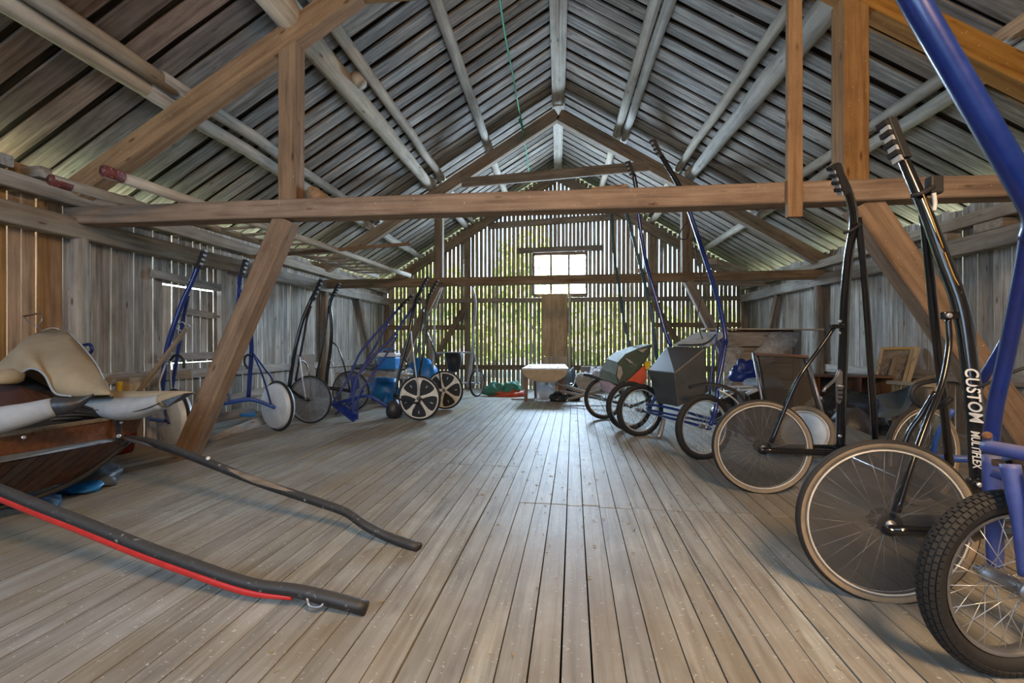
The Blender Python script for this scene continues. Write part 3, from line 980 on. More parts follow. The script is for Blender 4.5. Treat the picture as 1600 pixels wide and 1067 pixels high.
def wheel(parent, c, ax, r, kind, spin=0.0, label=None):
    """one wheel: tyre with rim, hub, spokes, covers as its sub-parts"""
    M_ = axis_matrix(c, ax, spin)
    if kind == 'gum':
        t = wpart('wheel', cached(('t', kind, r), 'wheel', lambda: ring_geo(r - 0.019, 0.019, 64, 10), 'rubber'), parent, M_)
        wpart('sidewall', cached(('sw', kind, r), 'sidewall', lambda: merge(*[lathe_geo([(r - 0.036, s * 0.012), (r - 0.029, s * 0.0175), (r - 0.022, s * 0.0202), (r - 0.015, s * 0.0200)], 64) for s in (-1, 1)]), 'gum'), t, M_)
        wpart('rim', cached(('r', kind, r), 'rim', lambda: lathe_geo([(r - 0.037, -0.014), (r - 0.047, -0.014), (r - 0.050, 0), (r - 0.047, 0.014), (r - 0.037, 0.014)], 64), 'rust' if False else 'steel'), t, M_)
        wpart('rim_edge', cached(('re', kind, r), 'rim_edge', lambda: merge(ring_geo(r - 0.047, 0.0042, 64, 6, z=0.013), ring_geo(r - 0.047, 0.0042, 64, 6, z=-0.013)), 'rimw'), t, M_)
        wpart('cover_disc', cached(('c', kind, r), 'cover_disc', lambda: merge(lathe_geo([(r - 0.05, 0.013), (0.05, 0.034)], 48), lathe_geo([(r - 0.05, -0.013), (0.05, -0.034)], 48)), 'film'), t, M_)
        wpart('spokes', cached(('s', kind, r), 'spokes', lambda: spokes_geo(0.02, r - 0.05, 0.028, 28, 0.0011), 'chrome'), t, M_, 'stuff')
        wpart('hub', cached(('h', kind, r), 'hub', lambda: hub_geo(0.052, 0.017), 'steel'), t, M_)
        for s in (1, -1):
            wpart('hub_cover', cached(('hc', kind, r, s), 'hub_cover', lambda: lathe_geo([(0.05, s * 0.035), (0.045, s * 0.037), (0.02, s * 0.037)], 24), 'blackm'), t, M_)
    elif kind == 'thin':
        t = wpart('wheel', cached(('t', kind, r), 'wheel', lambda: ring_geo(r - 0.014, 0.014, 56, 8), 'rubber'), parent, M_)
        wpart('rim', cached(('r', kind, r), 'rim', lambda: lathe_geo([(r - 0.026, -0.012), (r - 0.045, -0.013), (r - 0.048, 0), (r - 0.045, 0.013), (r - 0.026, 0.012)], 56), 'steel'), t, M_)
        wpart('cover_disc', cached(('c', kind, r), 'cover_disc', lambda: merge(lathe_geo([(r - 0.045, 0.013), (0.045, 0.04)], 48), lathe_geo([(r - 0.045, -0.013), (0.045, -0.04)], 48)), 'film2'), t, M_)
        wpart('spokes', cached(('s', kind, r), 'spokes', lambda: spokes_geo(0.02, r - 0.045, 0.03, 24, 0.0012), 'chrome'), t, M_, 'stuff')
        wpart('hub', cached(('h', kind, r), 'hub', lambda: hub_geo(0.05, 0.022), 'blackm'), t, M_)
    elif kind == 'disc':
        t = wpart('wheel', cached(('t', kind, r), 'wheel', lambda: ring_geo(r - 0.014, 0.015, 56, 8), 'rubber'), parent, M_)
        wpart('rim', cached(('r', kind, r), 'rim', lambda: lathe_geo([(r - 0.026, -0.013), (r - 0.04, -0.013), (r - 0.04, 0.013), (r - 0.026, 0.013)], 56), 'steel'), t, M_)
        for s in (1, -1):
            wpart('cover_disc', cached(('c', kind, r, s), 'cover_disc', lambda: lathe_geo([(r - 0.035, s * 0.010), (r - 0.045, s * 0.055), (r - 0.06, s * 0.062), (0.03, s * 0.066)], 56), 'disc_white'), t, M_)
        wpart('hub', cached(('h', kind, r), 'hub', lambda: hub_geo(0.085, 0.026), 'rust'), t, M_)
    elif kind == 'star':
        t = wpart('wheel', cached(('t', kind, r), 'wheel', lambda: ring_geo(r - 0.016, 0.017, 56, 8), 'rubber'), parent, M_)
        wpart('cover_disc', cached(('c', kind, r), 'cover_disc', lambda: merge(lathe_geo([(r - 0.026, 0.016), (0.03, 0.03), (0.0, 0.03)], 56), lathe_geo([(r - 0.026, -0.016), (0.03, -0.03), (0.0, -0.03)], 56)), 'blackm'), t, M_)
        wpart('rim_ring', cached(('r', kind, r), 'rim_ring', lambda: merge(*[lathe_geo([(r - 0.030, s * 0.017), (r - 0.033, s * 0.021), (r - 0.046, s * 0.022), (r - 0.049, s * 0.018)], 56) for s in (1, -1)]), 'rimw'), t, M_)
        def arms(i):
            geos = []
            for s in (1, -1):
                a = 2 * math.pi * i / 5
                pr_ = [(0.02, 0.030), (0.05, 0.022), (0.12, 0.019), (0.20, 0.026), (0.255, 0.048), (r - 0.042, 0.095)]
                top = []
                bot = []
                for q, hw in pr_:
                    for sg, lst in ((1, top), (-1, bot)):
                        x_, y_ = q * math.cos(a) - sg * hw * math.sin(a), q * math.sin(a) + sg * hw * math.cos(a)
                        z_ = s * (0.036 - 0.014 * q / r)
                        lst.append(Vector((x_, y_, z_)))
                vs = top + bot
                n = len(top)
                geos.append((vs + [v - Vector((0, 0, s * 0.006)) for v in vs],
                             [(k, k + 1, n + k + 1, n + k) for k in range(n - 1)] + [(2 * n + k, 2 * n + k + 1, k + 1, k) for k in range(n - 1)] + [(n + k, n + k + 1, 3 * n + k + 1, 3 * n + k) for k in range(n - 1)]))
            return merge(*geos)
        for i in range(5):
            wpart('star_spoke', cached(('a', kind, r, i), 'star_spoke', lambda: arms(i), 'rimw', smooth=False), t, M_)
            a = 2 * math.pi * (i + 0.5) / 5
            rm = Matrix.Rotation(a, 4, 'Z')
            wpart('slot_plate', cached(('sl', kind, r), 'slot_plate', lambda: merge(box_geo((0.205, 0, 0.022), (0.042, 0.014, 0.008)), box_geo((0.205, 0, -0.022), (0.042, 0.014, 0.008))), 'grey_pl', smooth=False), t, M_ @ rm)
        wpart('hub', cached(('h', kind, r), 'hub', lambda: hub_geo(0.06, 0.022), 'steel'), t, M_)
    elif kind in ('bike', 'tan', 'small'):
        rr = {'bike': 0.031, 'tan': 0.026, 'small': 0.018}[kind]
        t = wpart('wheel', cached(('t', kind, r), 'wheel', lambda: ring_geo(r - rr, rr, 56, 12), 'rubber'), parent, M_)
        wpart('tread', cached(('k', kind, r), 'tread', lambda: knob_geo(r - rr, rr, 66 if kind == 'bike' else 50, 4, (0.017, 0.009, 0.005), 0.85), 'rubber', smooth=False), t, M_, 'stuff')
        wpart('rim', cached(('r', kind, r), 'rim', lambda: lathe_geo([(r - 2 * rr + 0.006, -0.014), (r - 2 * rr - 0.006, -0.016), (r - 2 * rr - 0.012, 0), (r - 2 * rr - 0.006, 0.016), (r - 2 * rr + 0.006, 0.014)], 56), 'chrome' if kind == 'bike' else ('gum' if kind == 'tan' else 'steel')), t, M_)
        wpart('spokes', cached(('s', kind, r), 'spokes', lambda: spokes_geo(0.02, r - 2 * rr - 0.008, 0.035, 28, 0.0014), 'chrome'), t, M_, 'stuff')
        wpart('hub', cached(('h', kind, r), 'hub', lambda: hub_geo(0.065, 0.02), 'steel'), t, M_)
    elif kind == 'moto':
        rr = 0.036
        t = wpart('wheel', cached(('t', kind, r), 'wheel', lambda: ring_geo(r - rr - 0.003, rr, 64, 14), 'rubber'), parent, M_)
        wpart('tread', cached(('k', kind, r), 'tread', lambda: knob_geo(r - rr - 0.003, rr, 74, 7, (0.021, 0.0125, 0.007), 1.2), 'rubber', smooth=False), t, M_, 'stuff')
        wpart('rim', cached(('r', kind, r), 'rim', lambda: lathe_geo([(r - 2 * rr - 0.001, -0.022), (r - 2 * rr - 0.010, -0.024), (r - 2 * rr - 0.013, -0.016), (r - 2 * rr - 0.018, 0), (r - 2 * rr - 0.013, 0.016), (r - 2 * rr - 0.010, 0.024), (r - 2 * rr - 0.001, 0.022)], 64), 'steel'), t, M_)
        wpart('spokes', cached(('s', kind, r), 'spokes', lambda: spokes_geo(0.028, r - 2 * rr - 0.014, 0.05, 36, 0.0014), 'chrome'), t, M_, 'stuff')
        wpart('hub', cached(('h', kind, r), 'hub', lambda: hub_geo(0.085, 0.026), 'steel'), t, M_)
    elif kind == 'pale':
        t = wpart('wheel', cached(('t', kind, r), 'wheel', lambda: ring_geo(r - 0.022, 0.022, 48, 10), 'gum'), parent, M_)
        wpart('rim', cached(('r', kind, r), 'rim', lambda: merge(ring_geo(r - 0.05, 0.008, 48, 6, z=0.012), ring_geo(r - 0.062, 0.004, 48, 6, z=0.014)), 'white'), t, M_)
        wpart('cover_disc', cached(('c', kind, r), 'cover_disc', lambda: lathe_geo([(r - 0.045, 0.008), (0.03, 0.02), (0, 0.02)], 48), 'disc_white'), t, M_)
    return t

def bolt(p, ax, r, mat, parent, name='bolt'):
    v, f_ = lathe_geo([(0, 0), (r, 0), (r, r * 0.7), (r * 0.6, r), (0, r)], 8, axis_matrix(p, ax))
    return obj(name, v, f_, mat, parent)

def grip(parent, a, b, side, wd, mat='blackm', teeth=4, toothmat='grey_pl'):
    """notched trace holder along the tip of a shaft"""
    a, b = Vector(a), Vector(b)
    Rm = frame_of(b - a, side)
    L = (b - a).length
    g = board('grip', a, b, wd, wd * 0.8, side, mat, parent, seg=1)
    for i in range(teeth):
        f = (i + 0.5) / teeth
        c = a + (b - a) * f + Vector(side).normalized() * wd * 0.62
        v, f_ = box_geo(c, (L / teeth * 0.45, wd * 0.8, wd * 0.5), Rm)
        obj('grip_tooth', v, f_, mat, g)
        c = a + (b - a) * (f + 0.5 / teeth) + Vector(side).normalized() * wd * 0.5
        v, f_ = box_geo(c, (L / teeth * 0.5, wd * 0.7, wd * 0.3), Rm)
        obj('grip_slot', v, f_, toothmat, g)
    return g

# ================================================================== 1. black racing sulky in the right foreground
A, B = Vector((1.445,2.149,0.350)), Vector((1.538,3.580,0.350))
AX = (A - B).normalized()
S = thing('racing_sulky', 'black racing sulky with large tan-walled wheels and lettered shaft, tipped up in the right foreground', 'sulky', (2.0, 2.9, 0))
wheel(S, A, AX, 0.366, 'gum')
wheel(S, B, AX, 0.36, 'gum', 0.2)
# near shaft
NEAR = [(1.920,2.258,0.443), (1.915,2.268,0.660), (1.909,2.277,0.865), (1.907,2.297,1.071), (1.895,2.326,1.312), (1.850,2.372,1.564), (1.811,2.418,1.795), (1.757,2.483,2.077), (1.723,2.540,2.303)]
sh = tube('shaft', NEAR, [0.040, 0.040, 0.040, 0.041, 0.041, 0.038, 0.034, 0.031, 0.029], 'black', S, n=14, sub=5, flat=0.8)
grip(S, (1.702,2.517,2.297), (1.743,2.471,2.073), (-1, -0.3, 0), 0.062)
tube('strap', [(1.741,2.411,1.872), (1.768,2.383,1.874), (1.832,2.400,1.909)], 0.012, 'blackm', S, n=8)
v, f_ = box_geo((1.852,2.422,1.922), (0.06, 0.05, 0.09))
bevel(obj('strap_buckle', v, f_, 'blackm', S), 0.01)
tube('strap_end', [(1.835,2.400,1.878), (1.841,2.401,1.827), (1.835,2.400,1.790)], 0.01, 'white', S, n=6)
# gold pin-line panels on the upper shaft
for a_, b_ in (((1455,330),(1472,382)), ((1475,392),(1492,432)), ((1495,444),(1504,485))):
    za = 2.17 - 0.05 * ((a_[1] - 330) / 150)
for nm, pts in (('pin_line', [(1.767,2.378,1.879), (1.797,2.361,1.748), (1.831,2.340,1.595)]), ('pin_line', [(1.833,2.335,1.575), (1.857,2.317,1.463), (1.873,2.309,1.413)]), ('pin_line', [(1.877,2.304,1.382), (1.892,2.286,1.250)])):
    tube(nm, pts, 0.0028, 'gold', sh, n=6)
# lettering on the near shaft
def lettering(text, p_top, p_bot, size, parent, depth=0.004):
    """letters run down the shaft"""
    cu = bpy.data.curves.new('lettering', 'FONT')
    cu.body = text
    cu.size = size
    cu.extrude = depth / 2
    cu.offset = size * 0.016
    cu.shear = 0.15
    tmp = bpy.data.objects.new('lettering', cu)
    COL.objects.link(tmp)
    dg = bpy.context.evaluated_depsgraph_get()
    me = bpy.data.meshes.new_from_object(tmp.evaluated_get(dg))
    bpy.data.objects.remove(tmp)
    me.materials.clear()
    me.materials.append(M['white'])
    p_top, p_bot = Vector(p_top), Vector(p_bot)
    x = (p_bot - p_top).normalized()
    out = Vector((camo.location - (p_top + p_bot) / 2))
    out = (out - x * out.dot(x)).normalized()
    y = out.cross(x)
    xs = [v_.co.x for v_ in me.vertices]
    ys = [v_.co.y for v_ in me.vertices]
    k = (p_bot - p_top).length / (max(xs) - min(xs))
    for v_ in me.vertices:
        v_.co.x = (v_.co.x - min(xs)) * k
        v_.co.y = v_.co.y - (min(ys) + max(ys)) / 2
    M_ = Matrix.Translation(p_top) @ Matrix((x, y, out)).transposed().to_4x4()
    return link(bpy.data.objects.new('lettering', me), parent, M_)
lettering('CUSTOM', (1.877,2.249,1.026), (1.882,2.229,0.781), 0.062, sh)
lettering('MULTIFLEX', (1.875,2.228,0.744), (1.875,2.217,0.576), 0.040, sh)
v, f_ = slab([(1.828,2.209,0.534), (1.876,2.203,0.537), (1.882,2.204,0.451), (1.834,2.209,0.448)], 0.03)
bevel(fix(obj('shaft_socket', v, f_, 'black', S)), 0.004)
bolt((1.853,2.186,0.516), AX, 0.011, 'chrome', S)
# far shaft
FAR = [(2.131,3.637,0.317), (2.140,3.638,0.730), (2.142,3.618,1.119), (2.126,3.576,1.453), (2.090,3.472,1.768), (2.062,3.369,1.996), (1.972,3.269,2.146), (1.819,3.153,2.311)]
sh2 = tube('shaft', FAR, [0.040, 0.041, 0.042, 0.042, 0.038, 0.035, 0.032, 0.028], 'black', S, n=14, sub=5, flat=0.75)
grip(S, (1.799,3.130,2.303), (1.906,3.212,2.142), (-1, -0.3, 0), 0.058)
tube('strap', [(1.990,3.361,1.910), (2.024,3.335,1.921), (2.097,3.352,1.968)], 0.012, 'blackm', S, n=8)
# companion tubes
tube('shaft_stay', [(1.834,2.461,1.791), (1.896,2.507,1.523), (1.955,2.553,1.262), (2.063,2.645,0.886), (2.174,2.737,0.462)], 0.020, 'black', S)
tube('shaft_stay', [(2.093,3.372,2.018), (2.160,3.419,1.620), (2.245,3.498,1.120), (2.354,3.600,0.394)], 0.021, 'black', S)
bolt((2.084,3.351,2.021), (0, 0, 1), 0.02, 'chrome', S)
# hub arms, cross bar, diagonal stays
def hub_arm(c, end, off):
    c = Vector(c)
    tube('hub_arm', [c + AX * off + Vector((-0.015, 0, -0.01)), c + AX * off + Vector((0.18, 0, -0.015)), Vector(end)], [0.020, 0.025, 0.027], 'black', S, n=12, sub=3)
    v, f_ = box_geo(c + AX * off + Vector((0.04, 0, -0.012)), (0.15, 0.018, 0.045), frame_of((1, 0, 0), AX))
    bevel(obj('dropout_plate', v, f_, 'black', S), 0.004)
    for dx in (-0.02, 0.02, 0.06):
        bolt(c + AX * (off + 0.012) + Vector((dx, 0, -0.01)), AX, 0.010, 'chrome', S)
hub_arm(A, (1.928,2.139,0.327), 0.062)
hub_arm(A, (2.088,2.316,0.318), -0.062)
hub_arm(B, (2.149,3.599,0.312), 0.062)
hub_arm(B, (2.278,3.753,0.317), -0.062)
tube('cross_bar', [(2.216,3.726,0.292), (2.124,3.536,0.308), (2.018,2.721,0.327), (1.975,2.234,0.317)], 0.026, 'black', S, n=12)
tube('stay', [(1.835,2.320,1.270), (1.823,2.299,1.130), (1.756,2.252,0.954), (1.651,2.190,0.801), (1.540,2.129,0.614), (1.446,2.079,0.419)], 0.0125, 'black', S)
tube('stay', [(1.719,2.238,0.920), (1.679,2.264,0.810), (1.617,2.277,0.674), (1.555,2.251,0.358)], 0.012, 'black', S)
v, f_ = box_geo((1.847,2.311,1.272), (0.09, 0.03, 0.035))
bevel(obj('stay_bracket', v, f_, 'black', S), 0.006)
bolt((1.812,2.287,1.271), AX, 0.012, 'chrome', S)
tube('stay', [(2.040,3.557,1.252), (1.931,3.546,1.095), (1.783,3.521,0.892), (1.685,3.521,0.667), (1.571,3.499,0.398)], 0.014, 'black', S)
tube('stay', [(1.798,3.533,0.905), (1.738,3.556,0.783), (1.691,3.632,0.577), (1.631,3.686,0.367)], 0.013, 'black', S)
v, f_ = box_geo((2.063,3.560,1.262), (0.10, 0.03, 0.03))
bevel(obj('stay_bracket', v, f_, 'black', S), 0.006)
for y_ in (502, 520, 681):
    bolt((2.051,3.508,1.298) if y_ == 502 else ((2.052,3.518,1.213) if y_ == 520 else (2.070,3.540,0.453)), AX, 0.011, 'chrome', S)
# notched seat latch on the far shaft
lp = [(2.035,3.527,0.931), (2.082,3.532,0.931), (2.088,3.542,0.732), (2.070,3.540,0.689), (2.046,3.538,0.703), (2.035,3.527,0.789)]
v, f_ = slab(lp, 0.008)
lt = fix(obj('latch_plate', v, f_, 'steel', S))
for y_ in range(4):
    p_ = Vector((2.063,3.515,0.824)) - Vector((0, 0, 0.032 * y_))
    v, f_ = box_geo(p_, (0.03, 0.012, 0.010))
    obj('latch_notch', v, f_, 'black', lt)
tube('latch_lever', [(2.038,3.487,0.943), (1.994,3.462,0.879), (1.901,3.412,0.819), (1.887,3.411,0.791)], 0.011, 'steel', S)
tube('latch_pin', [(2.003,3.463,0.833), (2.041,3.447,0.826)], 0.008, 'chrome', S, sub=1)
# foot stirrup loop hanging between the shafts
tube('foot_loop', [(2.007,2.519,0.859), (1.955,2.513,0.820), (1.883,2.506,0.807), (1.824,2.500,0.839), (1.807,2.498,0.892), (1.843,2.502,0.931), (1.939,2.532,0.949)], 0.013, 'blackm', S, n=8)
v, f_ = slab([(2.174,3.642,0.283), (2.018,2.721,0.305), (2.226,2.863,0.284), (2.386,3.814,0.280)], 0.02)
fix(obj('seat_plate', v, f_, 'blackm', S))

# ================================================================== 2. blue cart with the knobbly motor tyre, at the right edge
CW = Vector((1.549,1.721,0.315))
AX2 = Vector((0.16, -0.98, 0.0)).normalized()
S = thing('jog_cart', 'blue jog cart with knobbly motorcycle tyre cut by the right edge of the photo', 'cart', (1.7, 1.75, 0))
wheel(S, CW, AX2, 0.318, 'moto')
tube('shaft', [(0.988,1.439,2.278), (1.065,1.437,2.118), (1.169,1.437,1.916), (1.271,1.438,1.721), (1.356,1.446,1.574), (1.396,1.461,1.512), (1.413,1.492,1.459)], 0.0335, 'blue', S, n=14)
tube('shaft', [(1.399,1.481,1.518), (1.434,1.535,1.413), (1.475,1.609,1.261), (1.512,1.684,1.092), (1.526,1.735,0.934), (1.542,1.767,0.833), (1.539,1.767,0.788)], 0.0225, 'blue', S, n=12)
tube('diagonal_stay', [(2.128,2.179,1.466), (2.121,2.279,1.301), (2.112,2.389,1.093), (2.113,2.509,0.894), (2.130,2.551,0.797)], 0.022, 'navy', S, n=10)
def d2(p, q):      # points around the hub in the cart's own frame
    return CW + Vector((p[0], 0, p[1])) + AX2 * q
# fork crown and legs
tube('fork_crown', [(1.502,1.743,0.779), (1.508,1.683,0.782), (1.550,1.587,0.780)], 0.024, 'blue_dusty', S, n=12, sub=3)
tube('fork_crown', [(1.542,1.767,0.683), (1.570,1.720,0.671), (1.604,1.643,0.658)], 0.017, 'blue_dusty', S, n=10, sub=2)
tube('fork_leg', [(1.597,1.833,0.727), (1.602,1.834,0.565), (1.609,1.834,0.399), (1.611,1.834,0.319)], [0.026, 0.027, 0.025, 0.022], 'blue_dusty', S, n=12)
tube('fork_leg', [(1.495,1.652,0.742), (1.492,1.631,0.653), (1.497,1.617,0.534), (1.503,1.607,0.393)], [0.026, 0.024, 0.021, 0.02], 'blue_dusty', S, n=12)
tube('fork_leg', [(1.513,1.583,0.741), (1.508,1.562,0.557), (1.520,1.564,0.367)], [0.026, 0.024, 0.02], 'blue_dusty', S, n=12)
for p in ((1541, 680), (1557, 722)):
    pass
bolt((1.493,1.732,0.821), (-0.3, -0.9, 0.1), 0.014, 'rust', S)
tube('clamp_bolt', [(1.503,1.723,0.730), (1.519,1.704,0.733)], 0.012, 'rust', S, sub=1)
tube('axle_stub', [tuple(CW - AX2 * 0.10), tuple(CW + AX2 * 0.13)], 0.013, 'steel', S, sub=1)
tube('brake_cable', [(1.763,2.091,0.953), (1.809,2.046,0.995), (1.862,2.001,1.043), (1.943,1.989,1.057)], 0.007, 'blackm', S, n=6)

# ================================================================== 3. blue sulky standing behind the black one
S = thing('racing_sulky', 'blue sulky standing behind the lettered black shaft, one smoky disc wheel in view', 'sulky', (2.9, 3.9, 0))
AX3 = Vector((0.35, -0.93, 0)).normalized()
DW = Vector((2.563,3.450,0.342))
wheel(S, DW, AX3, 0.36, 'gum', 0.4)
tube('hub_arm', [tuple(DW + AX3 * 0.06), (2.575,3.261,0.373), (2.753,3.198,0.386)], 0.024, 'blue_mid', S, n=10, sub=2)
tube('stay', [tuple(DW + AX3 * 0.065), (2.575,3.331,0.529), (2.635,3.287,0.694)], 0.016, 'blue_mid', S, n=10)
tube('cross_bar', [(2.753,3.198,0.386), (3.724,4.002,0.242), (4.206,4.454,0.164)], 0.024, 'blue_mid', S, n=10, sub=2)
EW = Vector((4.259,4.509,0.245))
wheel(S, EW, AX3, 0.36, 'gum')

# loose small wheel leaning behind the near black wheel
lw = wheel(None, (2.216,4.299,0.331), (-0.62, -0.76, 0.18), 0.235, 'pale')
tag(lw, 'small loose wheel with pale disc and white rim leaning behind the black sulky', 'wheel')

# ================================================================== 4. jog cart with the dark sheet-metal box
Fw, Gw = Vector((1.426,4.570,0.311)), Vector((0.995,5.601,0.310))
AX4 = (Fw - Gw).normalized()
S = thing('jog_cart', 'blue jog cart with dark grey mud box between knobbly bicycle wheels, right of centre', 'cart', (1.4, 5.1, 0))
wheel(S, Fw, AX4, 0.322, 'bike')
wheel(S, Gw, AX4, 0.318, 'bike', 0.3)
fr_, bk = 4.72, 5.22
near = [(1.214,4.870,0.823), (1.549,4.904,1.093), (1.543,4.904,0.917), (1.583,4.908,0.621), (1.254,4.874,0.459)]
far = [(1.044,5.385,0.809), (1.268,5.408,1.094), (1.298,5.411,0.914), (1.365,5.418,0.621), (1.156,5.397,0.426)]
v, f_ = prism(near, far)
bevel(fix(obj('mud_box', v, f_, 'grey_sheet', S)), 0.012)
tube('box_rim', [(1.266,5.428,1.094), (1.271,5.358,0.983), (1.335,5.214,0.930), (1.448,5.075,0.978), (1.550,4.884,1.086)], 0.008, 'blackm', S, n=6)
v, f_ = slab([(1.305,5.261,1.103), (1.593,4.939,1.106), (1.928,5.325,1.256), (1.688,5.703,1.248)], 0.03)
bevel(fix(obj('seat_panel', v, f_, 'grey_pl', S)), 0.006)
tube('seat_rail', [(1.349,5.215,1.110), (1.542,4.944,1.126), (1.713,5.102,1.230), (1.723,5.053,1.347), (1.715,4.951,1.513)], 0.009, 'blackm', S, n=6)
tube('shaft', [(1.694,4.748,1.140), (1.687,4.798,1.337), (1.650,4.915,1.679), (1.585,5.039,2.040), (1.491,5.130,2.448), (1.359,5.146,2.847), (1.196,5.099,3.098), (1.112,5.060,3.213)], 0.023, 'blue', S, n=12)
tube('shaft', [(1.694,4.748,1.140), (1.637,4.692,0.915), (1.584,4.647,0.726), (1.545,4.602,0.478), (1.471,4.524,0.339)], 0.021, 'blue', S, n=12)
tube('shaft_tip', [(1.359,5.146,2.847), (1.196,5.099,3.098), (1.112,5.060,3.213)], 0.027, 'black', S, n=10)
grip(S, (1.026,5.011,3.349), (1.119,5.061,3.185), (-1, -0.3, 0.2), 0.05)
tube('shaft', [(1.326,5.464,1.101), (1.272,5.489,1.253), (1.182,5.550,1.640), (1.092,5.591,1.995), (1.032,5.635,2.356), (0.977,5.630,2.749), (0.958,5.607,2.978), (0.914,5.573,3.186)], 0.023, 'blue', S, n=12)
tube('shaft', [(1.326,5.464,1.101), (1.295,5.521,0.832), (1.217,5.574,0.558), (1.078,5.560,0.325)], 0.02, 'blue', S, n=10)
tube('shaft_tip', [(0.967,5.618,2.887), (0.958,5.607,2.978), (0.914,5.573,3.186)], 0.027, 'black', S, n=10)
grip(S, (0.840,5.535,3.330), (0.916,5.583,3.159), (-1, -0.3, 0.2), 0.05)
for x0 in (1112, 1124):
    pass
tube('stay', [(1.641,4.813,1.292), (1.582,4.787,0.976), (1.532,4.732,0.601)], 0.011, 'blue', S, n=8)
tube('stay', [(1.660,4.795,1.173), (1.647,4.794,0.844), (1.634,4.792,0.634)], 0.011, 'blue', S, n=8)
tube('axle', [tuple(Fw + AX4 * 0.09), tuple(Gw - AX4 * 0.09)], 0.015, 'blue', S, n=8, sub=1)
tube('frame_rail', [(1.039,5.435,0.404), (1.194,5.149,0.418), (1.535,4.682,0.369)], 0.015, 'blue', S, n=8)
tube('frame_rail', [(1.054,5.436,0.344), (1.309,5.061,0.334), (1.733,4.752,0.276), (1.895,4.618,0.166)], 0.014, 'blue', S, n=8)
tube('foot_rest', [(1.161,5.095,0.291), (1.128,5.042,0.208), (1.082,4.987,0.107)], [0.022, 0.026, 0.03], 'steel', S, n=10)
tube('mudguard', [(1.290,4.606,0.695), (1.471,4.524,0.737), (1.699,4.497,0.668), (1.833,4.511,0.496)], 0.022, 'blackm', S, n=8, flat=0.4)
tube('mudguard_edge', [(1.510,4.428,0.698), (1.659,4.393,0.595), (1.755,4.403,0.421)], 0.008, 'chrome', S, n=6)
tube('cable', [(1.421,5.072,2.470), (1.337,5.063,2.365), (1.323,5.062,2.280), (1.407,5.071,2.280), (1.448,5.075,2.421), (1.526,5.063,1.941), (1.560,5.086,1.734), (1.533,5.134,1.387), (1.574,5.088,1.174)], 0.006, 'blackm', S, n=6)

# ================================================================== 5. cart under the camouflage hood
Hw, Iw = Vector((0.923,5.976,0.310)), Vector((0.679,6.745,0.311))
AX5 = (Hw - Iw).normalized()
S = thing('jog_cart', 'jog cart under a camouflage hood with orange lining, farthest of the right-hand row', 'cart', (0.85, 6.4, 0))
wheel(S, Hw, AX5, 0.318, 'bike', 0.5)
wheel(S, Iw, AX5, 0.31, 'tan')
nearp = [(0.801,6.114,0.554), (0.767,6.111,0.709), (0.801,6.114,0.871), (0.904,6.125,0.983), (1.074,6.142,1.060), (1.262,6.161,1.120), (1.211,6.156,0.957), (1.108,6.146,0.803), (0.972,6.132,0.649)]
farp = [(0.582,6.695,0.598), (0.619,6.698,0.749), (0.703,6.707,0.900), (0.844,6.722,1.004), (1.060,6.744,1.079), (1.294,6.768,1.117), (1.257,6.764,0.976), (1.154,6.753,0.825), (0.966,6.734,0.636)]
v, f_ = prism(nearp, farp)
o = fix(obj('hood', v, f_, ['camo_l', 'camo_g'], S, fm=[1, 1] + [0] * 5 + [1] * 4))
bevel(o, 0.03, 3)
v, f_ = slab([(0.867,6.101,0.573), (1.139,6.129,0.830), (1.173,6.132,0.667), (1.122,6.127,0.565), (0.960,6.110,0.548)], 0.03)
fix(obj('lining', v, f_, 'orange', S))
v, f_ = slab([(0.605,6.546,0.593), (0.705,6.305,0.588), (0.806,6.084,0.532), (0.711,6.205,0.431), (0.628,6.498,0.469)], 0.03)
fix(obj('apron_cloth', v, f_, 'lilac', S))
# torn pale flakes of the camouflage print
for pts in ([(0.882,6.092,0.933), (0.950,6.099,0.907), (1.001,6.104,0.856), (0.950,6.099,0.864)], [(0.797,6.084,0.830), (0.840,6.088,0.813), (0.857,6.090,0.728), (0.814,6.085,0.634), (0.781,6.082,0.685)], [(1.052,6.110,1.035), (1.188,6.124,1.060), (1.120,6.117,1.001)]):
    v, f_ = slab(pts, 0.006)
    fix(obj('cloth_patch', v, f_, 'sack', S))
tube('shaft', [(1.308,6.066,0.589), (1.291,6.064,0.927), (1.266,6.061,1.179), (1.234,6.108,1.520), (1.151,6.150,1.951), (1.049,6.190,2.390), (0.963,6.181,2.736), (0.911,6.176,2.892), (0.860,6.170,3.125)], 0.021, 'green_dk', S, n=10)
tube('shaft', [(1.124,6.851,0.896), (1.057,6.844,1.136), (0.978,6.886,1.521), (0.908,6.929,2.058), (0.857,6.974,2.456), (0.827,6.971,2.946), (0.808,6.969,3.337), (0.779,6.966,3.494)], 0.021, 'green_dk', S, n=10)
tube('axle', [tuple(Hw + AX5 * 0.08), tuple(Iw - AX5 * 0.08)], 0.016, 'blackm', S, n=8, sub=1)
tube('shaft_foot', [(1.308,6.066,0.589), (1.179,5.952,0.417), (0.959,5.849,0.329)], 0.018, 'green_dk', S, n=8)
tube('shaft_foot', [(1.124,6.851,0.896), (1.076,6.846,0.513), (0.840,6.842,0.300)], 0.018, 'green_dk', S, n=8)
tube('foot_peg', [(0.385,6.674,0.664), (0.462,6.582,0.653), (0.587,6.544,0.611)], 0.022, 'blackm', S, n=8)
v, f_ = slab([(1.162,6.252,0.867), (1.248,6.261,0.884), (1.231,6.259,0.780), (1.179,6.253,0.762)], 0.05)
fix(obj('reflector_panel', v, f_, 'yellow', S))

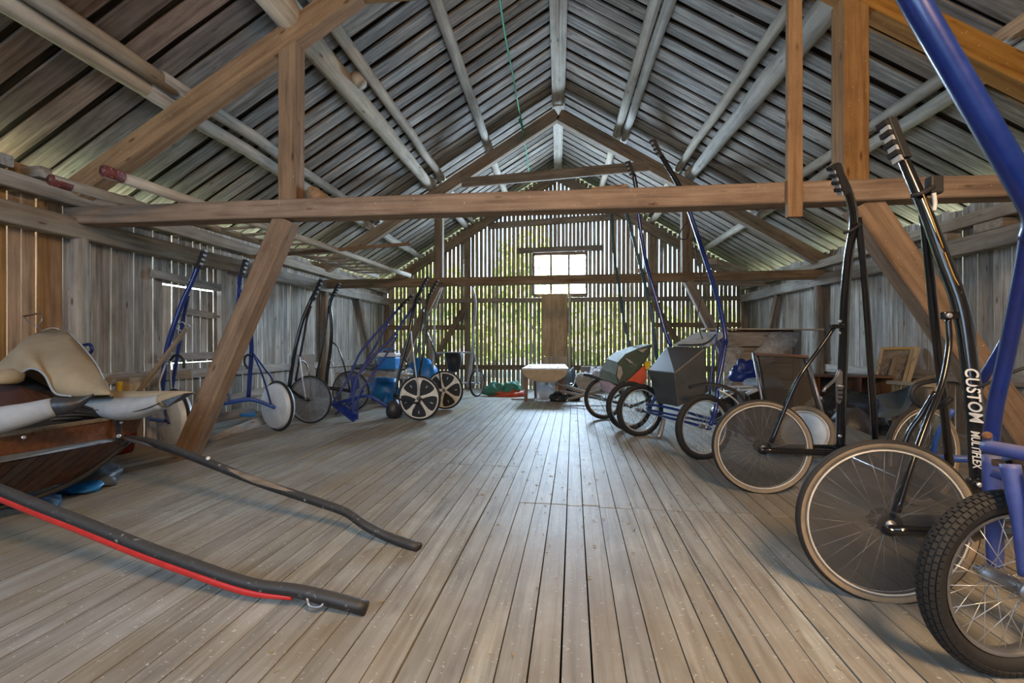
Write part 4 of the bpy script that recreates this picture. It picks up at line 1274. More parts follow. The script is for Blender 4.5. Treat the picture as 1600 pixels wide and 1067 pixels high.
# ================================================================== 6. blue sulky at the left wall
Jw, Kw = Vector((-4.069,4.387,0.320)), Vector((-3.598,5.440,0.320))
AX6 = (Kw - Jw).normalized() * -1
S = thing('racing_sulky', 'blue sulky with pale closed disc wheels behind the left slanting brace', 'sulky', (-3.9, 4.95, 0))
wheel(S, Jw, AX6, 0.325, 'disc')
wheel(S, Kw, AX6, 0.325, 'disc')
def shaft_set(parent, main, rad, mat, gripspan, comp, compr, mat2=None, teeth=4, side=(1, 0, 0.2), wd=0.05):
    tube('shaft', main, rad, mat, parent, n=10)
    grip(parent, gripspan[0], gripspan[1], side, wd, teeth=teeth)
    if comp:
        tube('shaft_stay', comp, compr, mat2 or mat, parent, n=8)
shaft_set(S, [(-4.273,4.436,0.516), (-4.261,4.447,0.758), (-4.237,4.470,1.070), (-4.178,4.496,1.329), (-4.112,4.533,1.583), (-4.032,4.571,1.813), (-3.970,4.598,2.014)], 0.026, 'blue',
          ((-3.960,4.569,1.953), (-3.914,4.604,2.150)), [(-4.292,4.585,0.589), (-4.221,4.592,1.032), (-4.164,4.598,1.389), (-4.090,4.586,1.659)], 0.018)
shaft_set(S, [(-3.865,5.252,0.439), (-3.828,5.236,0.778), (-3.798,5.219,1.050), (-3.794,5.189,1.320), (-3.814,5.137,1.570), (-3.863,5.101,1.763), (-3.850,5.073,1.892), (-3.797,5.058,2.029)], 0.026, 'blue',
          ((-3.784,5.019,1.930), (-3.745,5.043,2.134)), [(-4.056,5.112,0.407), (-4.017,5.116,0.706), (-3.970,5.121,1.099), (-3.902,5.097,1.568), (-3.865,5.081,1.839)], 0.018)
tube('cross_bar', [tuple(Jw + Vector((-0.05, -0.08, 0))), (-4.384,4.395,0.334), (-4.317,4.482,0.488), (-4.186,4.747,0.366), (-4.112,4.905,0.389), (-3.965,5.071,0.414), (-3.852,5.233,0.426), (-3.750,5.294,0.395), (-3.568,5.343,0.310)], [0.018, 0.02, 0.026, 0.03, 0.03, 0.03, 0.028, 0.024, 0.022], 'blue_mid', S, n=10, sub=3)
tube('stay', [(-3.761,5.202,0.987), (-3.700,5.249,0.794), (-3.668,5.313,0.572), (-3.616,5.338,0.335)], 0.012, 'blue', S, n=8)
tube('stay', [(-3.774,5.221,0.995), (-3.759,5.394,0.817), (-3.727,5.528,0.642), (-3.720,5.599,0.372)], 0.012, 'blue', S, n=8)
tube('stay', [(-4.190,4.445,0.994), (-4.191,4.374,0.832), (-4.196,4.333,0.666), (-4.074,4.306,0.334)], 0.012, 'steel', S, n=8)
tube('stay', [(-4.234,4.490,0.992), (-4.237,4.510,0.753), (-4.235,4.541,0.397)], 0.012, 'steel', S, n=8)
tube('stay', [(-4.090,4.284,0.451), (-4.070,4.286,0.371), (-4.044,4.289,0.291)], 0.011, 'blue', S, n=8)
tube('foot_loop', [(-4.134,4.400,0.948), (-4.093,4.404,0.996), (-4.038,4.410,0.996), (-3.990,4.415,0.941), (-3.990,4.415,0.865)], 0.014, 'blackm', S, n=8)
tube('foot_loop', [(-3.752,5.143,0.989), (-3.814,5.137,0.973), (-3.830,5.135,0.895), (-3.791,5.139,0.816)], 0.014, 'blackm', S, n=8)
tube('foot_rest', [(-4.037,4.913,0.359), (-4.029,4.863,0.276), (-4.035,4.832,0.177)], [0.022, 0.016, 0.012], 'blue_mid', S, n=8)
v, f_ = box_geo((-3.997,5.037,0.449), (0.07, 0.07, 0.07))
bevel(obj('socket', v, f_, 'steel', S), 0.006)
v, f_ = slab([(-3.752,5.143,0.235), (-3.756,5.243,0.234), (-3.839,5.335,0.258), (-3.963,5.222,0.234)], 0.03)
fix(obj('seat_step', v, f_, 'blue_pl', S))

# ================================================================== 7. black sulky with clear disc wheels, left rear
Lw, Mw = Vector((-3.474,5.976,0.335)), Vector((-3.407,7.089,0.331))
AX7 = (Lw - Mw).normalized()
S = thing('racing_sulky', 'black sulky with smoky disc wheels standing against the left wall, by the pale panel', 'sulky', (-3.5, 6.5, 0))
wheel(S, Lw, AX7, 0.338, 'thin')
wheel(S, Mw, AX7, 0.335, 'thin', 0.2)
shaft_set(S, [(-3.760,5.946,0.515), (-3.724,5.950,0.776), (-3.680,5.955,1.037), (-3.646,5.978,1.227), (-3.601,6.013,1.454), (-3.529,6.071,1.694), (-3.458,6.098,1.870)], 0.028, 'black',
          ((-3.471,6.037,1.727), (-3.376,6.107,2.035)), [(-3.729,6.050,0.588), (-3.674,6.056,0.908), (-3.611,6.062,1.228), (-3.574,6.066,1.456), (-3.511,6.073,1.657)], 0.016, teeth=5)
shaft_set(S, [(-3.714,6.856,0.415), (-3.683,6.859,0.723), (-3.653,6.862,0.929), (-3.622,6.865,1.289), (-3.632,6.864,1.546), (-3.648,6.863,1.762), (-3.602,6.868,1.885)], 0.028, 'black',
          ((-3.587,6.819,1.860), (-3.485,6.829,2.064)), [(-3.814,6.745,0.577), (-3.744,6.773,0.982), (-3.698,6.807,1.339), (-3.648,6.833,1.729)], 0.015, teeth=5)
tube('stay', [(-3.617,5.961,0.947), (-3.576,5.925,0.779), (-3.518,5.891,0.559), (-3.471,5.876,0.348)], 0.011, 'steel', S, n=8)
tube('stay', [(-3.664,6.007,0.891), (-3.639,6.160,0.830), (-3.584,6.166,0.625), (-3.565,6.168,0.347)], 0.010, 'black', S, n=8)
tube('stay', [(-3.622,6.865,1.145), (-3.530,6.875,1.063), (-3.447,6.904,0.825), (-3.405,6.948,0.564), (-3.371,6.992,0.352)], 0.012, 'black', S, n=8)
tube('hub_arm', [(-3.704,6.857,0.404), (-3.524,6.926,0.378), (-3.361,6.993,0.342)], 0.028, 'blackm', S, n=10, sub=2)
tube('hub_arm', [(-3.760,5.946,0.497), (-3.606,5.912,0.396), (-3.454,5.877,0.340)], 0.02, 'black', S, n=8, sub=2)
tube('foot_loop', [(-3.683,6.859,0.877), (-3.612,6.866,0.816), (-3.591,6.869,0.723)], 0.014, 'steel', S, n=8)

# ================================================================== 8. bare blue sulky frame without wheels
S = thing('sulky_frame', 'bare blue sulky frame without wheels leaning among the left rear carts', 'frame', (-2.75, 6.6, 0))
shaft_set(S, [(-3.386,6.437,0.200), (-3.334,6.473,0.312), (-3.206,6.607,0.593), (-3.121,6.666,0.837), (-3.054,6.723,1.005), (-2.888,6.820,1.246), (-2.733,6.907,1.441), (-2.599,6.971,1.618), (-2.493,7.032,1.766)], 0.02, 'navy',
          ((-2.537,6.977,1.690), (-2.359,7.046,1.891)), [(-3.104,6.416,0.188), (-3.092,6.518,0.504), (-2.961,6.632,0.810), (-2.825,6.797,1.135), (-2.691,6.881,1.430)], 0.016, teeth=4, wd=0.04)
shaft_set(S, [(-2.956,6.230,0.068), (-2.965,6.249,0.298), (-2.946,6.292,0.574), (-2.879,6.359,0.729), (-2.705,6.507,0.991), (-2.511,6.628,1.223), (-2.351,6.745,1.522), (-2.258,6.805,1.685)], 0.02, 'navy',
          ((-2.272,6.753,1.622), (-2.149,6.816,1.825)), [(-2.900,6.236,0.022), (-2.891,6.257,0.344), (-2.786,6.348,0.570), (-2.609,6.517,0.894), (-2.434,6.636,1.263)], 0.016, teeth=4, wd=0.04)
v, f_ = slab([(-3.330,6.292,0.221), (-3.266,6.420,0.243), (-2.882,6.238,0.059), (-2.919,6.154,-0.001)], 0.035)
bevel(fix(obj('foot_plate', v, f_, 'navy', S)), 0.006)
tube('cross_bar', [(-3.351,6.391,0.217), (-3.085,6.418,0.284), (-2.828,6.444,0.341), (-2.693,6.478,0.262), (-2.571,6.521,0.171), (-2.505,6.558,0.118)], 0.024, 'navy', S, n=10, sub=2)
tube('stay', [(-3.161,6.410,0.083), (-3.108,6.466,0.200), (-3.057,6.572,0.284), (-2.981,6.630,0.396)], 0.014, 'navy', S, n=8)
tube('stay', [(-3.313,6.395,0.054), (-3.261,6.450,0.123), (-3.183,6.559,0.225)], 0.014, 'navy', S, n=8)
tube('stay', [(-2.825,6.746,0.885), (-2.844,6.694,0.589), (-2.844,6.644,0.337)], 0.010, 'navy', S, n=8)
v, f_ = slab([(-3.108,6.466,0.605), (-3.015,6.526,0.659), (-2.996,6.528,0.446), (-3.089,6.468,0.393)], 0.05)
bevel(fix(obj('seat', v, f_, 'navy', S)), 0.01)

# ================================================================== 9. sulky with the black and white star wheels
Nw, Ow = Vector((-2.007,6.348,0.328)), Vector((-1.912,7.443,0.330))
AX9 = (Nw - Ow).normalized()
S = thing('racing_sulky', 'black sulky with five-spoked black and white star wheels, left of centre', 'sulky', (-2.2, 6.9, 0))
wheel(S, Nw, AX9, 0.328, 'star')
wheel(S, Ow, AX9, 0.328, 'star', 0.35)
shaft_set(S, [(-2.383,6.339,0.341), (-2.338,6.374,0.619), (-2.288,6.399,0.853), (-2.230,6.426,1.089), (-2.186,6.470,1.345), (-2.161,6.513,1.566), (-2.129,6.567,1.782), (-2.068,6.623,1.942)], 0.024, 'black',
          ((-2.072,6.572,1.897), (-1.971,6.633,2.126)), None, 0, teeth=5, wd=0.045)
shaft_set(S, [(-2.282,7.204,0.595), (-2.250,7.208,0.806), (-2.214,7.231,1.028), (-2.197,7.263,1.315), (-2.200,7.273,1.614), (-2.176,7.286,1.806), (-2.126,7.301,1.935)], 0.022, 'black',
          ((-2.136,7.260,1.899), (-2.004,7.293,2.157)), [(-2.312,7.000,0.569), (-2.287,7.053,0.876), (-2.241,7.108,1.239), (-2.208,7.212,1.716)], 0.012, teeth=5, wd=0.045)
tube('stay', [(-2.186,6.470,1.336), (-2.138,6.415,1.089), (-2.051,6.323,0.672), (-1.974,6.261,0.346)], 0.011, 'steel', S, n=8)
tube('stay', [(-2.186,6.470,1.317), (-2.239,6.425,1.041), (-2.288,6.399,0.759)], 0.012, 'steel', S, n=8)
tube('stay', [(-2.192,7.264,1.358), (-2.072,7.266,1.081), (-1.982,7.295,0.761), (-1.950,7.339,0.384)], 0.011, 'black', S, n=8)
tube('hub_arm', [(-2.383,6.339,0.331), (-2.180,6.310,0.282), (-2.013,6.267,0.271), (-1.952,6.253,0.338)], 0.014, 'blackm', S, n=8, sub=3)
tube('cross_bar', [(-2.383,6.339,0.322), (-2.373,6.692,0.376), (-2.314,7.201,0.532)], 0.022, 'black', S, n=8, sub=2)
v, f_ = lump('x', (0, 0, 0), (1, 1, 1), 'blackm') and (None, None) if False else (None, None)
lump('saddle', (-2.456,6.533,0.007), (0.24, 0.30, 0.28), 'leather', S, seed=4, amp=0.15, nu=14, nv=10)
tube('foot_loop', [(-2.280,6.350,0.734), (-2.198,6.308,0.755), (-2.171,6.311,0.830), (-2.234,6.355,0.902)], 0.014, 'blackm', S, n=8)

# ================================================================== 10. old grey cart with bucket by the far gable
Pw = Vector((-1.745,9.572,0.270))
AXP = Vector((0.93, -0.36, 0)).normalized()
S = thing('jog_cart', 'old pale grey cart with a black bucket between bent shafts, by the far gable', 'cart', (-2.3, 9.5, floor_z(9.5)))
Pw.z = floor_z(Pw.y) + 0.30
wheel(S, Pw, AXP, 0.295, 'small')
Qw = Pw + Vector((-1.05, 0.05, 0))
wheel(S, Qw, AXP, 0.295, 'small')
tube('shaft', [(-1.896,9.456,0.169), (-1.855,9.460,0.581), (-1.814,9.464,1.253), (-1.774,9.468,1.678), (-1.751,9.420,1.975), (-1.769,9.368,2.147), (-1.809,9.364,2.297)], 0.026, 'grey_pl', S, n=8)
tube('shaft', [(-2.618,9.180,0.458), (-2.605,9.182,0.928), (-2.591,9.183,1.358), (-2.578,9.184,1.734), (-2.525,9.140,1.958), (-2.445,9.098,2.153), (-2.405,9.102,2.273)], 0.026, 'grey_pl', S, n=8)
tube('stay', [(-1.828,9.463,1.061), (-1.760,9.470,0.759), (-1.719,9.474,0.512), (-1.723,9.494,0.277)], 0.018, 'grey_pl', S, n=8)
tube('stay', [(-1.842,9.461,0.924), (-1.896,9.456,0.512), (-1.937,9.451,0.183)], 0.018, 'grey_pl', S, n=8)
tube('stay', [(-2.605,9.182,0.902), (-2.659,9.226,0.522), (-2.742,9.369,0.265)], 0.018, 'grey_pl', S, n=8)
tube('cross_bar', [(-2.618,9.180,0.902), (-2.310,9.262,0.914), (-1.819,9.413,0.911)], 0.02, 'grey_pl', S, n=8, sub=2)
tube('axle', [tuple(Qw), tuple(Pw)], 0.014, 'steel', S, n=8, sub=1)
top = Vector((-2.221,9.322,0.912))
bot = Vector((-2.194,9.324,0.505))
v, f_ = lathe_geo([(0.0, 0), (0.10, 0), (0.20, (top - bot).z), (0.185, (top - bot).z), (0.09, 0.02)], 20, Matrix.Translation((bot.x, bot.y, bot.z)))
bk = obj('bucket', v, f_, 'blackm', S, smooth=True)

# ================================================================== 11. old sleigh in the left foreground
S = thing('sleigh', 'old brown wooden sleigh with tan canvas hood and long shafts, in the left foreground', 'sleigh', (-3.2, 2.9, 0))
def lerp(a, b, t):
    return Vector(a) * (1 - t) + Vector(b) * t
BK = Vector((-1.5, 0.05, 0))
# hull behind the facing boards
T0, T1_ = Vector((-3.112,2.042,0.477)), Vector((-3.213,3.087,0.424))
B0, B1 = Vector((-3.452,2.058,0.185)), Vector((-3.384,2.819,0.185))
ins = Vector((-0.03, 0, 0))
v, f_ = prism([T0 + ins, T1_ + ins, B1 + ins, B0 + ins], [T0 + BK, T1_ + BK, B1 + BK * 0.8, B0 + BK * 0.8])
fix(obj('hull', v, f_, 'dkbrown', S))
nb = 11
for i in range(nb):
    a, b = i / nb + 0.004, (i + 1) / nb - 0.004
    v, f_ = slab([lerp(T0, T1_, a), lerp(T0, T1_, b), lerp(B0, B1, b), lerp(B0, B1, a)], 0.022)
    fix(obj('hull_board', v, f_, 'dkbrown', S))
U0, U1 = Vector((-3.073,2.016,0.631)), Vector((-3.226,2.986,0.587))
L0, L1 = Vector((-3.086,2.025,0.523)), Vector((-3.231,2.985,0.450))
v, f_ = slab([U0, U1, L1, L0], 0.035)
bevel(fix(obj('top_board', v, f_, 'brown', S)), 0.004)
v, f_ = slab([U0 + Vector((0.03, 0, 0.004)), U1 + Vector((0.03, 0, 0.004)), U1 + Vector((-0.05, 0, 0.004)), U0 + Vector((-0.05, 0, 0.004))], 0.014)
fix(obj('top_moulding', v, f_, 'greywood', S))
v, f_ = slab([(-3.217,2.987,0.577), (-3.154,3.114,0.591), (-3.189,3.090,0.468), (-3.222,2.996,0.448)], 0.035)
bevel(fix(obj('end_board', v, f_, 'brown', S)), 0.004)
v, f_ = slab([(-3.187,2.939,0.586), (-3.160,2.952,0.593), (-3.174,2.961,0.419), (-3.201,2.948,0.412)], 0.012)
fix(obj('iron_strap', v, f_, 'blackm', S))
bolt((-3.144,2.914,0.471), (1, -0.5, 0), 0.014, 'chrome', S)
bolt((-3.026,2.252,0.605), (1, -0.5, 0), 0.010, 'chrome', S)
bolt((-3.125,2.916,0.568), (1, -0.5, 0), 0.010, 'steel', S)
v, f_ = slab([L0 + Vector((0.012, 0, 0.0)), L1 + Vector((0.012, 0, 0)), T1_ + Vector((0.012, -0.1, 0.004)), T0 + Vector((0.012, 0, 0.004))], 0.02)
fix(obj('iron_strip', v, f_, 'steel', S))
tube('runner', [(-3.631,2.140,0.198), (-3.564,2.398,0.103), (-3.404,2.615,0.128), (-3.329,2.874,0.215), (-3.237,3.105,0.405)], 0.018, 'blackm', S, n=8)
tube('runner', [(-4.503,2.955,0.050), (-4.154,3.192,0.062), (-3.899,3.419,0.138), (-3.772,3.583,0.267)], 0.018, 'blackm', S, n=8)
# shafts
SH = [(-3.240,2.100,0.429), (-2.924,2.072,0.366), (-2.654,2.039,0.307), (-2.341,1.991,0.251), (-1.974,1.938,0.178), (-1.666,1.889,0.129), (-1.356,1.851,0.079), (-1.136,1.833,0.073), (-0.983,1.819,0.057), (-0.804,1.812,0.028)]
sh = tube('shaft', SH, [0.029, 0.029, 0.029, 0.029, 0.029, 0.028, 0.026, 0.027, 0.030, 0.030], 'shaft_black', S, n=12)
RD = [Vector(p) + Vector((-0.004, -0.012, -0.026)) for p in SH[:8]]
tube('red_edge', RD, [0.021, 0.021, 0.021, 0.021, 0.021, 0.020, 0.018, 0.010], 'red', sh, n=10)
tube('shaft_eye', [(-1.058,1.801,0.063), (-1.042,1.793,0.036), (-0.994,1.788,0.037), (-0.980,1.799,0.052)], 0.007, 'steel', sh, n=6)
SF = [(-3.247,3.044,0.432), (-3.100,3.019,0.422), (-2.910,2.958,0.416), (-2.520,2.857,0.355), (-1.959,2.734,0.239), (-1.498,2.620,0.170), (-1.264,2.564,0.130), (-1.116,2.499,0.086), (-0.968,2.464,0.041), (-0.762,2.405,0.012)]
sh = tube('shaft', SF, [0.018, 0.026, 0.029, 0.029, 0.028, 0.027, 0.026, 0.027, 0.028, 0.029], 'shaft_black', S, n=12)
tube('wood_face', [Vector(p) + Vector((0.006, -0.008, 0.008)) for p in SF[3:6]], [0.010, 0.024, 0.012], 'greywood', sh, n=10)
bolt((-2.328,2.776,0.368), (0.3, -1, 0.3), 0.013, 'rimw', sh)
tube('shaft_iron', [(-3.189,2.989,0.441), (-3.011,2.957,0.414), (-2.829,2.926,0.398)], 0.012, 'steel', S, n=8)
# padded canvas side rolls with black leather noses
def roll(pts, rad, mat, name, flat=1.0):
    return tube(name, pts, rad, mat, S, n=16, sub=4, flat=flat, up=(0, 0, 1))
roll([(-3.308,2.092,0.664), (-3.036,2.151,0.721), (-2.938,2.211,0.748), (-2.848,2.270,0.780)], [0.085, 0.072, 0.062, 0.052], 'white_canvas', 'side_roll', 0.9)
roll([(-2.856,2.270,0.780), (-2.798,2.296,0.781), (-2.756,2.330,0.799), (-2.703,2.356,0.841)], [0.054, 0.048, 0.026, 0.005], 'leather', 'roll_nose', 0.9)
roll([(-3.567,2.971,0.683), (-3.386,2.969,0.676), (-3.131,2.935,0.666), (-2.956,2.913,0.681), (-2.757,2.893,0.732)], [0.035, 0.066, 0.085, 0.078, 0.052], 'white_canvas', 'side_roll', 1.3)
roll([(-2.766,2.892,0.732), (-2.686,2.890,0.761), (-2.614,2.898,0.783), (-2.543,2.905,0.788)], [0.053, 0.040, 0.020, 0.005], 'canvas', 'roll_end', 1.2)
v, f_ = prism([(-2.665,2.762,0.747), (-2.531,2.806,0.797), (-2.494,2.850,0.799), (-2.553,2.814,0.750), (-2.622,2.766,0.708)], [(-2.766,2.882,0.729), (-2.614,2.898,0.783), (-2.543,2.905,0.788), (-2.632,2.896,0.743), (-2.731,2.886,0.698)])
bevel(fix(obj('roll_nose', v, f_, 'leather', S)), 0.004)
roll([(-3.726,3.085,0.743), (-3.460,3.082,0.732), (-3.199,3.039,0.731), (-2.846,2.944,0.761), (-2.675,2.922,0.789)], [0.03, 0.045, 0.05, 0.035, 0.012], 'canvas', 'top_pad', 1.8)
tube('seam', [(-3.261,2.851,0.668), (-2.992,2.824,0.658), (-2.846,2.824,0.683), (-2.731,2.825,0.728)], 0.003, 'blackm', S, n=6)
# canvas hood
cols_ = [((-30,590),(-30,604),3.3), ((0,574),(0,595),3.35), ((25,548),(22,598),3.45), ((50,525),(38,580),3.6), ((65,519),(53,576),3.65), ((85,517),(70,586),3.65),
         ((107,518),(86,614),3.6), ((126,538),(112,619),3.5), ((149,566),(142,618),3.4), ((163,592),(174,617),3.3)]
HOOD_T = [(-4.230,2.882,0.884), (-4.151,2.941,0.956), (-4.153,3.041,1.079), (-4.205,3.186,1.194), (-4.186,3.239,1.226), (-4.082,3.249,1.236), (-3.914,3.216,1.230), (-3.710,3.137,1.127), (-3.493,3.059,0.992), (-3.325,2.975,0.874)]
HOOD_B = [(-3.974,2.708,0.838), (-3.841,2.721,0.878), (-3.745,2.731,0.864), (-3.674,2.738,0.944), (-3.608,2.745,0.962), (-3.533,2.753,0.917), (-3.463,2.760,0.793), (-3.348,2.772,0.771), (-3.216,2.786,0.776), (-3.075,2.800,0.780)]
HOOD_R = [(-5.255,3.581,0.526), (-5.081,3.599,0.526), (-5.055,3.702,0.535), (-5.023,3.806,0.545), (-4.989,3.860,0.550), (-4.865,3.873,0.563), (-4.675,3.842,0.569), (-4.453,3.764,0.571), (-4.212,3.688,0.573), (-4.030,3.607,0.576)]
def cloth(name, A_, B_, mat, parent, bulge=(0, 0, 0), n=6, sub=3, seed=0, amp=0.02):
    a_, _ = spline(A_, sub)
    b_, _ = spline(B_, sub)
    m = len(a_)
    vs, fs = [], []
    bv = Vector(bulge)
    for j in range(n + 1):
        t = j / n
        for i in range(m):
            p = a_[i] * (1 - t) + b_[i] * t + bv * (math.sin(math.pi * t) * math.sin(math.pi * i / (m - 1)) ** 0.5)
            w_ = math.sin(math.pi * min(1, max(0, t))) * amp
            p = p + Vector((noise.noise(p * 4 + Vector((seed, 0, 0))), noise.noise(p * 4 + Vector((0, seed, 5))), noise.noise(p * 4 + Vector((9, 0, seed))))) * w_
            vs.append(p)
    for j in range(n):
        for i in range(m - 1):
            fs.append((j * m + i, j * m + i + 1, (j + 1) * m + i + 1, (j + 1) * m + i))
    o = obj(name, vs, fs, mat, parent, smooth=True)
    md = o.modifiers.new('thick', 'SOLIDIFY')
    md.thickness = 0.006
    return o
hd = cloth('hood', HOOD_T, HOOD_B, 'canvas', S, (0.05, -0.12, 0.02), seed=3, amp=0.03)
cloth('hood_back', HOOD_T, HOOD_R, 'canvas', S, (0, 0.08, 0.02), seed=8, amp=0.03)
v, f_ = slab([(-3.350,2.993,0.882), (-3.071,2.801,0.776), (-3.945,3.615,0.599), (-4.081,3.652,0.592)], 0.012)
fix(obj('hood_side', v, f_, 'canvas', S))
tube('hood_piping', [(-3.732,2.722,0.865), (-3.662,2.730,0.945), (-3.596,2.736,0.962), (-3.522,2.744,0.918), (-3.451,2.751,0.795), (-3.337,2.763,0.773)], 0.008, 'white_canvas', S, n=6)
tube('hood_piping', [(-3.892,3.199,1.229), (-3.689,3.119,1.128), (-3.473,3.041,0.993), (-3.305,2.957,0.876)], 0.006, 'white_canvas', S, n=6)
tube('hood_hoop', [(-4.020,3.004,1.021), (-4.177,3.209,1.199), (-4.175,3.290,1.258), (-4.135,3.344,1.228), (-4.115,3.397,1.006)], 0.008, 'steel', S, n=6)
v, f_ = slab([(-3.973,2.607,0.839), (-3.649,2.691,0.843), (-3.433,2.713,0.764), (-3.404,2.615,0.735), (-3.775,2.477,0.696)], 0.03)
fix(obj('seat_board', v, f_, 'dkbrown', S))  # darker wood here paints in the shade under the hood
v, f_ = slab([(-4.371,2.868,0.931), (-4.008,2.955,0.918), (-3.705,2.936,0.789), (-4.371,2.868,0.780)], 0.03)
fix(obj('seat_back', v, f_, 'leather', S))
lump('folded_cloth', (-3.622,2.593,0.870), (0.16, 0.2, 0.10), 'canvas', S, seed=6, nu=14, nv=8)
for k in range(5):
    z_ = 628 + 4.5 * k
    tube('strap', [(-3.404,2.615,0.659), (-3.334,2.673,0.711), (-3.300,2.757,0.717), (-3.283,2.879,0.654)] if k == 0 else
         ([(-3.446,2.611,0.638), (-3.359,2.670,0.689), (-3.291,2.758,0.690), (-3.258,2.902,0.628)] if k == 1 else
          ([(-3.488,2.607,0.617), (-3.376,2.669,0.668), (-3.283,2.759,0.668), (-3.255,2.922,0.611)] if k == 2 else
           ([(-3.470,2.558,0.609), (-3.371,2.649,0.646), (-3.270,2.760,0.646), (-3.261,2.942,0.598)] if k == 3 else
            [(-3.451,2.510,0.602), (-3.362,2.620,0.630), (-3.291,2.758,0.624), (-3.329,2.874,0.608)]))), 0.011, 'blackm' if k % 2 else 'leather', S, n=8)
v, f_ = prism([(-3.444,2.260,0.680), (-3.245,2.984,0.648), (-3.245,2.984,0.577), (-3.444,2.260,0.569)], [(-4.793,2.925,0.536), (-4.275,3.581,0.541), (-4.275,3.581,0.456), (-4.793,2.925,0.390)])
fix(obj('box_floor', v, f_, 'blackm', S))

# things round the sleigh
v, f_ = prism([(-4.170,2.637,-0.011), (-3.438,2.733,-0.010), (-3.414,2.765,0.054), (-3.602,2.846,0.028), (-4.375,2.767,0.028)], [(-4.511,2.853,-0.059), (-3.695,2.937,-0.050), (-3.634,2.944,0.026), (-3.770,2.980,0.018), (-4.580,2.897,0.018)])
o = fix(obj('tray', v, f_, 'blue_pl'))
bevel(o, 0.008)
tag(o, 'flat bright blue plastic tray on the floor under the sleigh', 'tray')
o = lump('tarpaulin', tuple(Vector((-3.591,2.887,0.000)) + Vector((-0.1, 0.25, 0))), (0.34, 0.3, 0.10), 'tarp_blue', seed=9, amp=0.4)
tag(o, 'crumpled blue tarpaulin lying under the sleigh hull', 'tarpaulin')
o = lump('plastic_bag', tuple(Vector((-3.629,3.078,0.000)) + Vector((-0.05, 0.15, 0))), (0.32, 0.3, 0.14), 'tarp_grey', seed=12, amp=0.45)
tag(o, 'crumpled grey plastic bag beside the sleigh runner', 'bag')
tb = (-4.602,4.218,0.000)
v, f_ = lathe_geo([(0, 0), (0.15, 0), (0.185, 0.22), (0.19, 0.225), (0.175, 0.225), (0.14, 0.02), (0, 0.02)], 28, Matrix.Translation((tb[0] + 0.03, tb[1] - 0.02, 0)))
o = obj('tub', v, f_, 'tub_red', smooth=True)
tag(o, 'dark red plastic tub on the floor behind the sleigh prow', 'tub')
o = thing('hook_pole', 'grey wooden pole with two iron hooks leaning behind the sleigh', 'pole', (-4.2, 4.2, 0))
log('shaft', (-4.275,4.034,0.473), (-3.922,4.372,1.289), 0.026, 0.023, 'greywood', o, n=10, seg=4, wob=0.003)
tube('hook', [(-3.947,4.359,1.255), (-3.998,4.334,1.295), (-3.944,4.339,1.356), (-3.907,4.363,1.316)], 0.007, 'steel', o, n=6)
tube('hook', [(-3.935,4.370,1.269), (-3.908,4.373,1.337), (-3.876,4.386,1.296)], 0.007, 'steel', o, n=6)
o = thing('garden_fork', 'wire hand fork hanging on the warm boards of the left wall', 'tool', (-4.370,3.320,1.303))
tube('crossbar', [(-4.462,3.321,1.362), (-4.323,3.335,1.389)], 0.008, 'rust', o, n=6, sub=1)
tube('tine', [(-4.456,3.321,1.357), (-4.390,3.308,1.302), (-4.326,3.315,1.276)], 0.004, 'steel', o, n=6)
tube('tine', [(-4.323,3.335,1.384), (-4.289,3.319,1.329), (-4.326,3.315,1.276)], 0.004, 'steel', o, n=6)
tube('handle', [(-4.326,3.315,1.276), (-4.261,3.301,1.232), (-4.217,3.286,1.168)], 0.005, 'steel', o, n=6)
o = thing('clamp', 'blue metal clamp bracket behind the canvas hood', 'bracket', (-4.184,3.591,1.084))
tube('bar', [(-4.235,3.586,1.113), (-4.161,3.593,1.124), (-4.138,3.595,1.079), (-4.161,3.593,1.039)], 0.014, 'navy', o, n=6)
# trestle, boxes and small boards by the left wall
o = thing('trestle', 'grey wooden trestle with two posts standing at the left wall under the hatch', 'trestle', (-4.75, 5.3, 0))
board('top_rail', (-4.988,4.513,0.732), (-4.308,4.885,0.760), 0.10, 0.05, (1, -0.3, 0), 'wall', o)
board('post', (-4.550,4.609,-0.051), (-4.550,4.609,0.778), 0.13, 0.05, (1, -0.3, 0), 'wall', o)
board('post', (-4.629,4.500,-0.098), (-4.629,4.500,0.750), 0.10, 0.05, (1, -0.3, 0), 'greywood', o)
board('shelf', (-4.823,4.329,0.502), (-4.456,4.467,0.516), 0.22, 0.03, (0, 0, 1), 'greywood', o)
o = obj('block', *box_geo((-4.625,4.400,0.717), (0.16, 0.14, 0.09)), 'greywood')
tag(o, 'short sawn wood block on top of the trestle', 'block')
v, f_ = box_geo((-4.565,4.336,0.662), (0.16, 0.12, 0.10))
o = obj('wooden_box', v, f_, 'pine')
tag(o, 'small brown wooden box below the hook pole', 'box')
v, f_ = box_geo((-4.536,4.218,0.667), (0.035, 0.05, 0.13))
o = bevel(obj('plastic_bottle', v, f_, 'yellow'), 0.012)
tag(o, 'small yellow plastic bottle on the shelf behind the sleigh', 'bottle')

